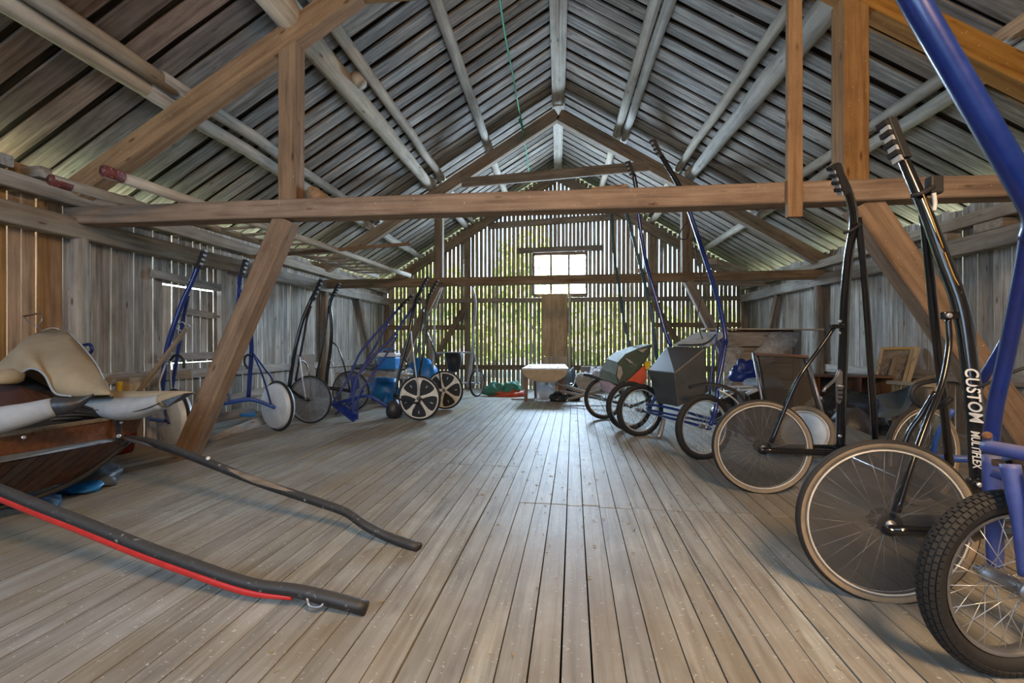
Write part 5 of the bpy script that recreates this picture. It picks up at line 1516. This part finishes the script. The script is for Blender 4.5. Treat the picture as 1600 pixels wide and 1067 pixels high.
# boards lying along the left wall under the blue sulky
for (a, b, wd, lab) in (((-4.005,4.815,-0.013), (-4.342,7.194,0.081), 0.16, 'long grey board lying on the floor below the pale disc wheels'),
                        ((-4.377,5.179,0.362), (-4.345,7.394,0.454), 0.14, 'long pale board slanting along the left wall behind the blue sulky'),
                        ((-4.151,4.951,0.221), (-4.059,5.614,0.237), 0.13, 'short grey board leaning behind the blue cross bar')):
    o = board('loose_board', a, b, wd, 0.03, (0.6, -0.2, 1), 'wall', None, seg=2, jit=0.005)
    if o.location.z < 0.2:
        pass
    tag(o, lab, 'board')
v, f_ = slab([(-4.178,6.607,-0.065), (-4.238,6.702,0.932), (-4.017,7.026,0.944), (-3.996,7.028,0.024)], 0.02)
o = fix(obj('panel', v, f_, 'grey_pl'))
tag(o, 'pale grey sheet panel leaning on the left wall behind the black sulky', 'panel')

# ================================================================== bench with cooler and blue bags, left rear
bx = Vector((-3.361,7.797,0.496))
S = thing('bench', 'long low table under dusty plastic sheet at the left rear corner', 'table', (bx.x, bx.y, 0))
board('table_top', (-3.862,7.544,0.569), (-2.802,8.257,0.525), 0.62, 0.04, (0, 0, 1), 'greywood', S)
for px, z_ in ((532, 7.75), (636, 8.3)):
    pass
for p in ((-3.742,7.356,0.583), (-3.961,7.786,0.550), (-2.767,8.009,0.543), (-3.017,8.436,0.510)):
    board('leg', (p[0], p[1], 0.0), (p[0], p[1], p[2] - 0.02), 0.06, 0.06, (0, -1, 0), 'greywood', S)
cloth('plastic_cover', [(-3.855,7.394,0.657), (-3.503,7.581,0.625), (-3.131,7.821,0.612), (-2.677,8.068,0.622)], [(-3.758,7.254,0.406), (-3.436,7.437,0.502), (-3.073,7.676,0.508), (-2.594,7.926,0.446)], 'poly', S, (0, -0.02, 0.02), seed=2, amp=0.05)
cloth('plastic_cover', [(-3.855,7.394,0.657), (-3.503,7.581,0.625), (-3.131,7.821,0.612), (-2.677,8.068,0.622)], [(-4.023,8.031,0.664), (-3.708,8.163,0.658), (-3.324,8.303,0.652), (-2.868,8.451,0.647)], 'poly', S, (0, 0, 0.02), seed=4, amp=0.05)
S = thing('cool_box', 'blue cool box with white lid standing on the covered table', 'cool box', (-3.069,7.877,0.644))
c_ = Vector((-3.076,7.927,0.640))
v, f_ = box_geo(c_ + Vector((0, 0, 0.115)), (0.33, 0.26, 0.22))
bevel(obj('body', v, f_, 'blue_pl', S), 0.02)
v, f_ = box_geo(c_ + Vector((0, 0, 0.265)), (0.34, 0.27, 0.07))
bevel(obj('lid', v, f_, 'white', S), 0.02)
tube('handle', [c_ + Vector((-0.17, 0, 0.25)), c_ + Vector((-0.10, -0.02, 0.36)), c_ + Vector((0.10, -0.02, 0.36)), c_ + Vector((0.17, 0, 0.25))], 0.012, 'blue_pl', S, n=8)
o = lump('plastic_sack', Vector((-3.453,7.788,0.647)), (0.5, 0.4, 0.10), 'tarp_grey', seed=21, amp=0.5)
tag(o, 'flat grey plastic sack on the covered table beside the cool box', 'sack')
g_ = Vector((-3.365,8.217,0.000))
o = lump('blue_sack', g_ + Vector((-0.05, 0.3, 0)), (0.62, 0.5, 0.48), 'tarp_blue', seed=31, amp=0.22)
tag(o, 'low blue plastic sack on the floor below the covered table', 'sack')
g_ = Vector((-2.804,9.067,0.000))
o = lump('blue_sack', g_ + Vector((-0.08, 0.22, 0)), (0.74, 0.45, 0.80), 'tarp_blue', seed=37, amp=0.2)
tag(o, 'tall blue plastic sack behind the star-wheeled sulky', 'sack')
g_ = Vector((-2.960,7.748,0.000))
o = lump('blue_bag', g_ + Vector((0, 0.12, 0)), (0.36, 0.28, 0.2), 'tarp_blue', seed=41, amp=0.35)
tag(o, 'small crumpled blue bag on the floor behind the black saddle', 'bag')

# ================================================================== middle rear: drop-leaf table and bundles
TZ = 0.63
tl = Vector((-0.612,8.592,0.000))
tr = Vector((0.098,8.665,0.000))
tc = (tl + tr) / 2
S = thing('drop_leaf_table', 'brown-legged table with white top and hanging beige leaf, below the chip board door', 'table', (tc.x, tc.y + 0.3, 0))
for p in (tl, tr, tl + Vector((0.14, 0.95, 0)), tr + Vector((-0.06, 0.95, 0))):
    p = Vector((p.x, p.y, floor_z(p.y)))
    board('leg', p, (p.x, p.y, TZ), 0.062, 0.055, (0, -1, 0), 'brown', S, w1=0.075)
t0, t1 = Vector((tl.x - 0.08, tl.y - 0.07, TZ)), Vector((tr.x + 0.10, tr.y - 0.07, TZ))
v, f_ = slab([t0, t1, t1 + Vector((-0.05, 1.1, 0.02)), t0 + Vector((0.08, 1.1, 0.02))], 0.025)
bevel(fix(obj('table_top', v, f_, 'white', S)), 0.004)
lf = []
for i in range(13):
    a = math.pi * i / 12
    lf.append(Vector((tc.x + 0.01 - math.cos(a) * 0.43, tl.y - 0.09, TZ - 0.01 - math.sin(a) ** 0.8 * 0.245)))
v, f_ = slab(lf, 0.02)
bevel(fix(obj('drop_leaf', v, f_, 'beige', S)), 0.004)
tube('leaf_hem', [p + Vector((0, -0.014, 0.02)) for p in lf], 0.006, 'sack', S, n=6, sub=2)
board('apron', (tl.x, tl.y - 0.02, TZ - 0.06), (tr.x, tr.y - 0.02, TZ - 0.06), 0.09, 0.025, (0, -1, 0), 'brown', S)
for dx, dy in ((-0.3, 0.3), (-0.05, 0.42), (0.1, 0.25), (0.26, 0.12)):
    v, f_ = lathe_geo([(0, 0), (0.022, 0), (0.026, 0.012), (0, 0.016)], 8, Matrix.Translation((tc.x + dx, tl.y + dy, TZ + 0.017)))
    o = obj('jar_lid', v, f_, 'blackm')
    tag(o, {-0.3: 'leftmost small dark lid on the white table top', -0.05: 'small dark lid second from left on the white table top', 0.1: 'small dark lid second from right on the white table top', 0.26: 'rightmost small dark lid on the white table top'}[dx], 'lid', 'lids on the white table')
gb = Vector((-0.314,9.216,0.000))
S = thing('storage_bin', 'clear plastic bin filled with white bags under the drop-leaf table', 'bin', (gb.x, gb.y + 0.25, floor_z(gb.y + 0.25)))
def bin_poly(z, k):
    return [Vector((gb.x - 0.13 * k, gb.y, z)), Vector((gb.x + 0.24 * k, gb.y, z)), Vector((gb.x + 0.24 * k, gb.y + 0.42 * k, z)), Vector((gb.x - 0.13 * k, gb.y + 0.42 * k, z))]
zb = floor_z(gb.y + 0.25)
v, f_ = prism(bin_poly(zb, 0.95), bin_poly(zb + 0.36, 1.05))
bevel(fix(obj('bin_wall', v, f_[:1] + f_[2:], 'clear', S)), 0.01)
lump('filling', (gb.x + 0.055, gb.y + 0.21, zb + 0.02), (0.30, 0.34, 0.34), 'white_canvas', S, seed=51, amp=0.3)
def heap(name, px, py, dy, size, mat, seed, label, cat, amp=0.3):
    p = Vector(G(px, py))
    y = p.y + dy
    o = lump(name, (p.x, y, floor_z(y) - 0.01), size, mat, seed=seed, amp=amp)
    return tag(o, label, cat)
P_ = {}
for (name, gx, dy, size, mat, seed, lab, cat) in (
    ('plastic_bag', (0.000,8.563,0.000), 0.15, (0.34, 0.35, 0.20), 'tarp_black', 61, 'black plastic bag on the floor under the right end of the drop-leaf table', 'bag'),
    ('plastic_bag', (0.309,8.780,0.000), 0.25, (0.30, 0.40, 0.34), 'tarp_black', 62, 'dark blue-black bag to the right of the drop-leaf table', 'bag'),
    ('coat', (0.331,11.196,0.000), 0.2, (0.35, 0.4, 0.62), 'tarp_grey', 63, 'slate grey bundle hanging beside the drop-leaf table end', 'bundle'),
    ('sack', (0.612,10.372,0.000), 0.3, (0.45, 0.4, 0.55), 'sack', 64, 'brown cloth sack left of the camouflage cart', 'sack'),
    ('sack', (0.952,10.960,0.000), 0.4, (0.5, 0.45, 0.66), 'sack2', 65, 'pale cloth sack behind the tan bicycle wheel', 'sack')):
    y = gx[1] + dy
    o = lump(name, (gx[0], y, floor_z(y) - 0.01), size, mat, seed=seed, amp=0.3)
    tag(o, lab, cat)
o = lump('plastic_bag', Vector((-0.300,9.620,0.073)), (0.02, 0.02, 0.02), 'white', seed=1)
bpy.data.objects.remove(o)
v, f_ = slab([(0.532,10.510,0.429), (0.603,10.718,0.597), (1.100,10.769,0.582), (1.005,10.558,0.385)], 0.05)
o = fix(obj('chest_lid', v, f_, 'greywood'))
v, f_ = prism([(0.577,11.721,-0.085), (0.577,11.721,0.495), (1.197,11.885,0.490), (1.197,11.885,-0.095)], [(0.671,12.233,-0.103), (0.671,12.233,0.502), (1.248,12.393,0.496), (1.248,12.393,-0.114)])
bpy.data.objects.remove(o)
o = fix(obj('chest', v, f_, 'greywood'))
tag(o, 'grey wooden chest standing at the gable behind the sacks', 'chest')
for a, b, rr_, lab in (((-0.049,8.640,0.345), (1.437,8.089,-0.052), 0.035, 'upper grey pole jutting out behind the tan bicycle wheel'),
                       ((0.035,8.347,0.231), (1.455,8.192,-0.021), 0.024, 'thin middle pole jutting out behind the tan bicycle wheel'),
                       ((0.171,8.060,0.116), (0.988,8.043,0.343), 0.028, 'lowest pole slanting to the floor beside the drop-leaf table')):
    o = log('pole', a, b, rr_, rr_, 'greywood', None, n=8, seg=2, wob=0.002)
    tag(o, lab, 'pole')
gx = Vector((-1.206,9.685,0.000))
S = thing('net_bundle', 'green netting heaped on an orange sheet by the far gable', 'netting', (gx.x, gx.y + 0.2, floor_z(gx.y + 0.2)))
zf = floor_z(gx.y + 0.2) - 0.01
lump('net_heap', (gx.x - 0.18, gx.y + 0.2, zf + 0.03), (0.50, 0.4, 0.26), 'green_net', S, seed=71, amp=0.5)
lump('net_heap', (gx.x + 0.16, gx.y + 0.25, zf + 0.05), (0.42, 0.4, 0.28), 'green_net', S, seed=72, amp=0.5)
lump('orange_sheet', (gx.x + 0.12, gx.y + 0.18, zf), (0.78, 0.5, 0.15), 'orange', S, seed=73, amp=0.5)
o = board('loose_board', (-0.920,8.947,0.000), (-0.468,8.894,0.000), 0.14, 0.02, (0, 0, 1), 'greywood', None)
tag(o, 'small board lying flat on the floor left of the drop-leaf table', 'board')

# ================================================================== right rear stack
v, f_ = prism([(2.586,7.303,1.325), (3.661,7.413,1.325), (3.661,7.413,0.085), (2.586,7.303,0.085)], [(2.882,8.138,1.345), (4.212,8.274,1.345), (4.212,8.274,0.130), (2.882,8.138,0.130)])
S = thing('wardrobe', 'large dark brown wooden cabinet with torn clear plastic over it, right rear', 'cabinet', (3.213,7.568,0.055))
bevel(fix(obj('body', v, f_, 'dkbrown', S)), 0.01)
for k in range(5):
    y0_ = 520 + k * 24
for k, (ya, yb) in enumerate(((519,542), (543,566), (567,590), (591,614))):
    pass
def wq(p, q, r_, s_):
    v, f_ = slab([p, q, r_, s_], 0.02)
    return fix(obj('front_board', v, f_, 'plate', S))
wq((2.595,7.274,1.294), (3.625,7.380,1.294), (3.625,7.380,1.075), (2.595,7.274,1.075))
wq((2.595,7.274,1.055), (3.625,7.380,1.055), (3.625,7.380,0.826), (2.595,7.274,0.826))
wq((2.595,7.274,0.806), (3.625,7.380,0.806), (3.625,7.380,0.568), (2.595,7.274,0.568))
wq((2.595,7.274,0.548), (3.625,7.380,0.548), (3.625,7.380,0.289), (2.595,7.274,0.289))
cloth('plastic_cover', [(3.265,7.272,1.293), (3.432,7.289,1.303), (3.563,7.253,1.292), (3.706,7.318,1.283)], [(2.552,7.048,0.489), (2.742,7.017,0.657), (3.028,7.047,0.781), (3.357,7.131,0.894)], 'poly', S, (0, -0.05, 0), n=8, seed=6, amp=0.10)
cloth('plastic_cover', [(2.530,7.197,1.037), (2.726,7.217,1.086), (2.873,7.232,1.037)], [(2.427,7.035,0.412), (2.552,6.998,0.456), (2.667,7.060,0.509)], 'poly', S, (0, -0.04, 0), n=6, seed=9, amp=0.08)
o = board('shelf_board', (2.312,7.476,1.351), (4.001,7.348,1.332), 0.30, 0.02, (0, 0, 1), 'pine', None, seg=2)
tag(o, 'thin pale board lying across the top of the brown cabinet', 'board')
v, f_ = prism([(3.776,7.727,1.207), (3.942,7.744,1.207), (3.942,7.744,0.456), (3.776,7.727,0.456)], [(4.027,8.155,1.210), (4.202,8.173,1.210), (4.202,8.173,0.418), (4.027,8.155,0.418)])
# clear panel in a steel frame
S = thing('plexi_screen', 'brown plexiglass screen in a steel frame leaning behind the near wheels', 'screen', (2.536,5.136,0.308))
TL, TR, BL, BR = (2.232,5.407,1.021), (2.757,5.310,0.989), (2.277,5.160,0.208), (2.835,5.067,0.237)
v, f_ = slab([(2.253,5.389,1.000), (2.743,5.308,0.975), (2.807,5.074,0.276), (2.298,5.162,0.250)], 0.006)
fix(obj('plexi_sheet', v, f_, 'plexi', S))
tube('frame_side', [TL, BL], 0.016, 'steel', S, n=8, sub=1)
tube('frame_side', [(2.263,5.380,1.022), (2.309,5.143,0.212)], 0.012, 'blackm', S, n=8, sub=1)
tube('frame_side', [TR, BR], 0.018, 'steel', S, n=8, sub=1)
tube('frame_side', [(2.721,5.306,0.989), (2.795,5.062,0.237)], 0.012, 'blackm', S, n=8, sub=1)
board('top_rail', (2.241,5.378,1.007), (2.760,5.290,0.983), 0.03, 0.03, (0, -1, 0), 'brown', S)
tube('foot_bar', [(2.277,5.160,0.208), (2.835,5.067,0.237)], 0.012, 'steel', S, n=8, sub=1)
# tubes and lumps behind the mud box cart
o = thing('tube_bundle', 'bundle of light steel tubes lying behind the dark mud box', 'tubes', (1.975,5.230,0.389))
for a, b, r_ in (((1.928,5.526,0.609), (2.313,5.465,0.626), 0.016), ((1.958,5.529,0.556), (2.188,5.251,0.618), 0.014), ((2.089,5.241,0.561), (2.195,5.202,0.623), 0.022), ((1.907,5.424,0.493), (2.207,5.555,0.616), 0.013)):
    tube('steel_tube', [a, b], r_, 'grey_pl', o, n=8, sub=1)
tube('leg', [(2.054,5.439,0.597), (2.054,5.439,0.047)], 0.014, 'blackm', o, n=8, sub=1)
tube('leg', [(2.174,5.351,0.593), (2.174,5.351,0.068)], 0.014, 'blackm', o, n=8, sub=1)
o = lump('tarpaulin', Vector((2.296,6.079,0.000)) + Vector((0.15, 0.35, 0)), (0.75, 0.5, 0.42), 'tarp_black', seed=81, amp=0.3)
tag(o, 'black tarpaulin heap on the floor below the steel tubes', 'tarpaulin')
v, f_ = box_geo(Vector((2.556,5.913,0.560)) * 1.0 + Vector((0, 0, -0.28)), (0.55, 0.32, 0.56))
cr = Vector((2.556,5.913,0.568))
v, f_ = box_geo((cr.x, cr.y, cr.z / 2 - 0.005), (0.55, 0.32, cr.z - 0.01))
o = bevel(obj('crate', v, f_, 'dkbrown'), 0.01)
tag(o, 'dark wooden crate under the pale cushion behind the plexiglass screen', 'crate')
o = lump('pillow', cr, (0.5, 0.3, 0.14), 'disc_white', seed=83, amp=0.15)
tag(o, 'pale blue-white cushion seen through the plexiglass screen', 'cushion')
o = lump('cloth_bundle', Vector((2.402,6.027,0.637)), (0.4, 0.3, 0.28), 'navy', seed=84, amp=0.4)
tag(o, 'dark blue cloth bundle left of the plexiglass screen', 'bundle')
o = lump('blue_bag', Vector((3.070,5.487,0.000)) + Vector((0.3, 0.8, 0)), (0.26, 0.26, 0.42), 'disc_white', seed=85, amp=0.3)
tag(o, 'light blue bag at the right edge of the plexiglass screen', 'bag')
# long low cabinet along the right wall
S = thing('sideboard', 'long low brown sideboard with open shelves at the right wall', 'cabinet', (4.056,6.750,0.101))
board('top', (3.658,7.011,0.655), (4.508,6.596,0.675), 0.42, 0.025, (0, 0, 1), 'brown', S)
board('bottom', (3.658,7.011,0.184), (4.508,6.596,0.222), 0.42, 0.025, (0, 0, 1), 'brown', S)
for a, b in (((3.665,6.992,0.656), (3.665,6.992,0.149)), ((4.077,6.773,0.676), (4.077,6.773,0.152)), ((4.398,6.625,0.672), (4.398,6.625,0.146))):
    board('side_panel', a, b, 0.40, 0.025, (1, 0.2, 0), 'brown', S)
v, f_ = slab([(3.788,7.226,0.621), (4.638,6.810,0.659), (4.638,6.810,0.192), (3.788,7.226,0.115)], 0.015)
fix(obj('back_panel', v, f_, 'dkbrown', S))
for xx, zz in ((1266, 6.55), (1388, 6.1)):
    p = (3.667,6.962,0.153) if xx == 1266 else (4.473,6.592,0.222)
    board('leg', (p[0], p[1], 0), (p[0], p[1], p[2]), 0.05, 0.05, (0, -1, 0), 'brown', S)
# folding table leaned up, underside showing
S = thing('folding_table', 'folded table with its pale frame and underside showing, leaning on the right wall', 'table', (4.727,6.819,0.371))
q = [(4.674,7.015,1.043), (4.952,6.742,1.057), (4.621,6.507,0.477), (4.423,6.788,0.497)]
v, f_ = slab([(4.714,7.049,1.015), (4.958,6.773,1.030), (4.627,6.538,0.474), (4.453,6.821,0.476)], 0.015)
fix(obj('table_top', v, f_, 'greywood', S))
board('frame_rail', q[0], q[1], 0.04, 0.03, (-0.3, -1, 0.3), 'pine', S)
board('frame_rail', q[0], q[3], 0.04, 0.03, (-0.3, -1, 0.3), 'pine', S)
board('frame_rail', q[1], q[2], 0.05, 0.04, (-0.3, -1, 0.3), 'pine', S)
board('frame_rail', (4.842,6.680,1.040), (4.524,6.447,0.483), 0.035, 0.03, (-0.3, -1, 0.3), 'pine', S)
board('leg', (4.681,6.764,0.949), (4.438,6.589,0.518), 0.045, 0.03, (-0.3, -1, 0.3), 'greywood', S)
tube('brace', [(4.494,6.796,0.839), (4.475,6.643,0.566)], 0.008, 'steel', S, n=6, sub=1)
tube('brace', [(4.716,6.617,0.815), (4.522,6.547,0.627)], 0.008, 'steel', S, n=6, sub=1)
board('foot', (4.476,6.794,0.497), (4.370,6.682,-0.236), 0.05, 0.04, (0, -1, 0), 'greywood', S)
board('foot', (4.604,6.505,0.477), (4.566,6.451,-0.180), 0.05, 0.04, (0, -1, 0), 'greywood', S)
# pale wooden stool
S = thing('sawhorse', 'pale wooden sawhorse bench right of the sideboard', 'bench', (4.165,5.756,0.192))
board('top', (3.901,5.729,0.669), (4.108,5.348,0.670), 0.14, 0.035, (0, 0, 1), 'pine', S)
for a, b in (((3.932,5.682,0.651), (3.932,5.682,-0.024)), ((3.997,5.618,0.643), (3.885,5.526,-0.019)), ((4.080,5.396,0.651), (4.052,5.393,-0.056)), ((4.276,5.567,0.644), (4.305,5.570,-0.048))):
    board('leg', a, (b[0], b[1], 0.0), 0.06, 0.04, (0, -1, 0), 'pine', S)
board('plank_end', (4.361,5.978,0.659), (4.641,5.705,0.842), 0.2, 0.03, (0, 0, 1), 'greywood', S)
# tarpaulins on the floor at right
o = lump('tarpaulin', Vector((3.384,5.519,0.000)) + Vector((0.40, 0.75, 0)), (0.95, 0.7, 0.50), 'tarp_black', seed=91, amp=0.3)
tag(o, 'big black tarpaulin heap behind the tall black shafts', 'tarpaulin')
o = cloth('tarpaulin', [(3.650,5.603,0.522), (3.828,5.621,0.552), (3.899,5.528,0.607), (3.965,5.434,0.675)], [(3.340,5.068,0.354), (3.473,5.082,0.354), (3.607,5.096,0.401), (3.753,5.161,0.509)], 'tarp_grey', None, (0, -0.1, -0.03), n=8, seed=5, amp=0.16)
tag(o, 'slate blue sheet of tarpaulin spread over the heap left of the sawhorse', 'tarpaulin')
o = lump('leather_case', Vector((2.775,4.819,0.000)) + Vector((0.45, 0.5, 0)), (0.42, 0.4, 0.42), 'leather', seed=93, amp=0.12)
tag(o, 'rounded black leather case on the floor right of the plexiglass screen', 'case')
v, f_ = slab([(2.505,4.580,0.348), (2.739,4.705,0.342), (2.859,4.315,0.256), (2.662,4.094,0.214), (2.376,4.265,0.176)], 0.04)
o = fix(obj('metal_plate', v, f_, 'steel'))
tag(o, 'flat grey metal plate behind the wheels at right', 'plate')
o = cloth('canvas_sheet', [(4.449,4.780,0.619), (4.364,4.872,0.386), (4.216,4.756,0.189)], [(4.593,4.494,0.770), (4.593,4.494,0.427), (4.593,4.494,0.084)], 'sack', None, (0, -0.1, 0.05), seed=15, amp=0.08)
tag(o, 'brown canvas sheet at the right edge behind the slanting brace', 'sheet')

# ================================================================== ladder of poles on the left ties, rope
S = thing('ladder', 'long pole ladder with red-painted ends lying across the left tie beams', 'ladder', (-4.488,3.761,2.551))
la0, la1 = Vector((-4.446,3.514,2.501)), Vector((-3.727,8.966,2.419))
lb0, lb1 = Vector((-3.778,3.381,2.417)), Vector((-3.033,8.937,2.418))
la0.z = lb0.z = 2.575
la1.z = lb1.z = 2.50
log('rail', la0, la1, 0.048, 0.04, 'log', S, n=10, seg=6, wob=0.006)
log('rail', lb0, lb1, 0.050, 0.04, 'log', S, n=10, seg=6, wob=0.006)
for a, b in ((la0, la1), (lb0, lb1)):
    d_ = (b - a).normalized()
    log('red_end', a - d_ * 0.008, a + d_ * 0.14, 0.051, 0.0505, 'red_end', S, n=10, seg=1, wob=0.0)
for i in range(14):
    f = 0.2 + 0.055 * i
    tube('rung', [la0.lerp(la1, f), lb0.lerp(lb1, f)], 0.018, 'log', S, n=6, sub=1)
o = thing('roof_batten', 'thin brown batten lying over the left tie beams by the ladder', 'batten', (-3.621,6.162,2.436))
board('batten', (-4.291,5.791,2.315), (-2.440,7.188,2.762), 0.05, 0.03, (0, -1, 0), 'beam_dark', o)
o = tube('rope', [(-0.561,4.164,4.471), (-0.653,5.562,4.938), (-0.657,6.567,5.049), (-0.728,8.369,5.488), (-0.700,8.774,5.405), (-0.687,8.927,5.222), (-0.682,9.580,5.244), (-0.693,10.585,5.216), (-0.643,11.595,5.351)], 0.013, 'rope', None, n=8)
tag(o, 'thin green rope running under the ridge towards the far gable', 'rope')
o = tube('rope_knot', [(-0.754,8.668,5.469), (-0.709,8.723,5.394), (-0.675,8.777,5.267)], 0.022, 'rope', o, n=8)

# ================================================================== straw and chips scattered on the floor
rs = random.Random(5)
geos = []
for _ in range(900):
    x_ = rs.uniform(-4.5, 4.2)
    y_ = rs.choice((rs.uniform(1.4, 8), rs.gauss(3.2, 0.5), rs.gauss(4.4, 0.5)))
    if y_ < 1.2 or y_ > 8.3:
        continue
    big = rs.random() < 0.15
    L_ = rs.uniform(0.010, 0.022) * (1.6 if big else 1)
    a = rs.uniform(0, 3.14)
    geos.append(box_geo((x_, y_, 0.003), (L_, rs.uniform(0.002, 0.005) * (2 if big else 1), 0.003), Matrix.Rotation(a, 3, 'Z')))
v, f_ = merge(*geos)
o = obj('straw_litter', v, f_, 'straw', None, kind='stuff')
tag(o, 'bits of straw and wood chips scattered over the plank floor', 'litter')
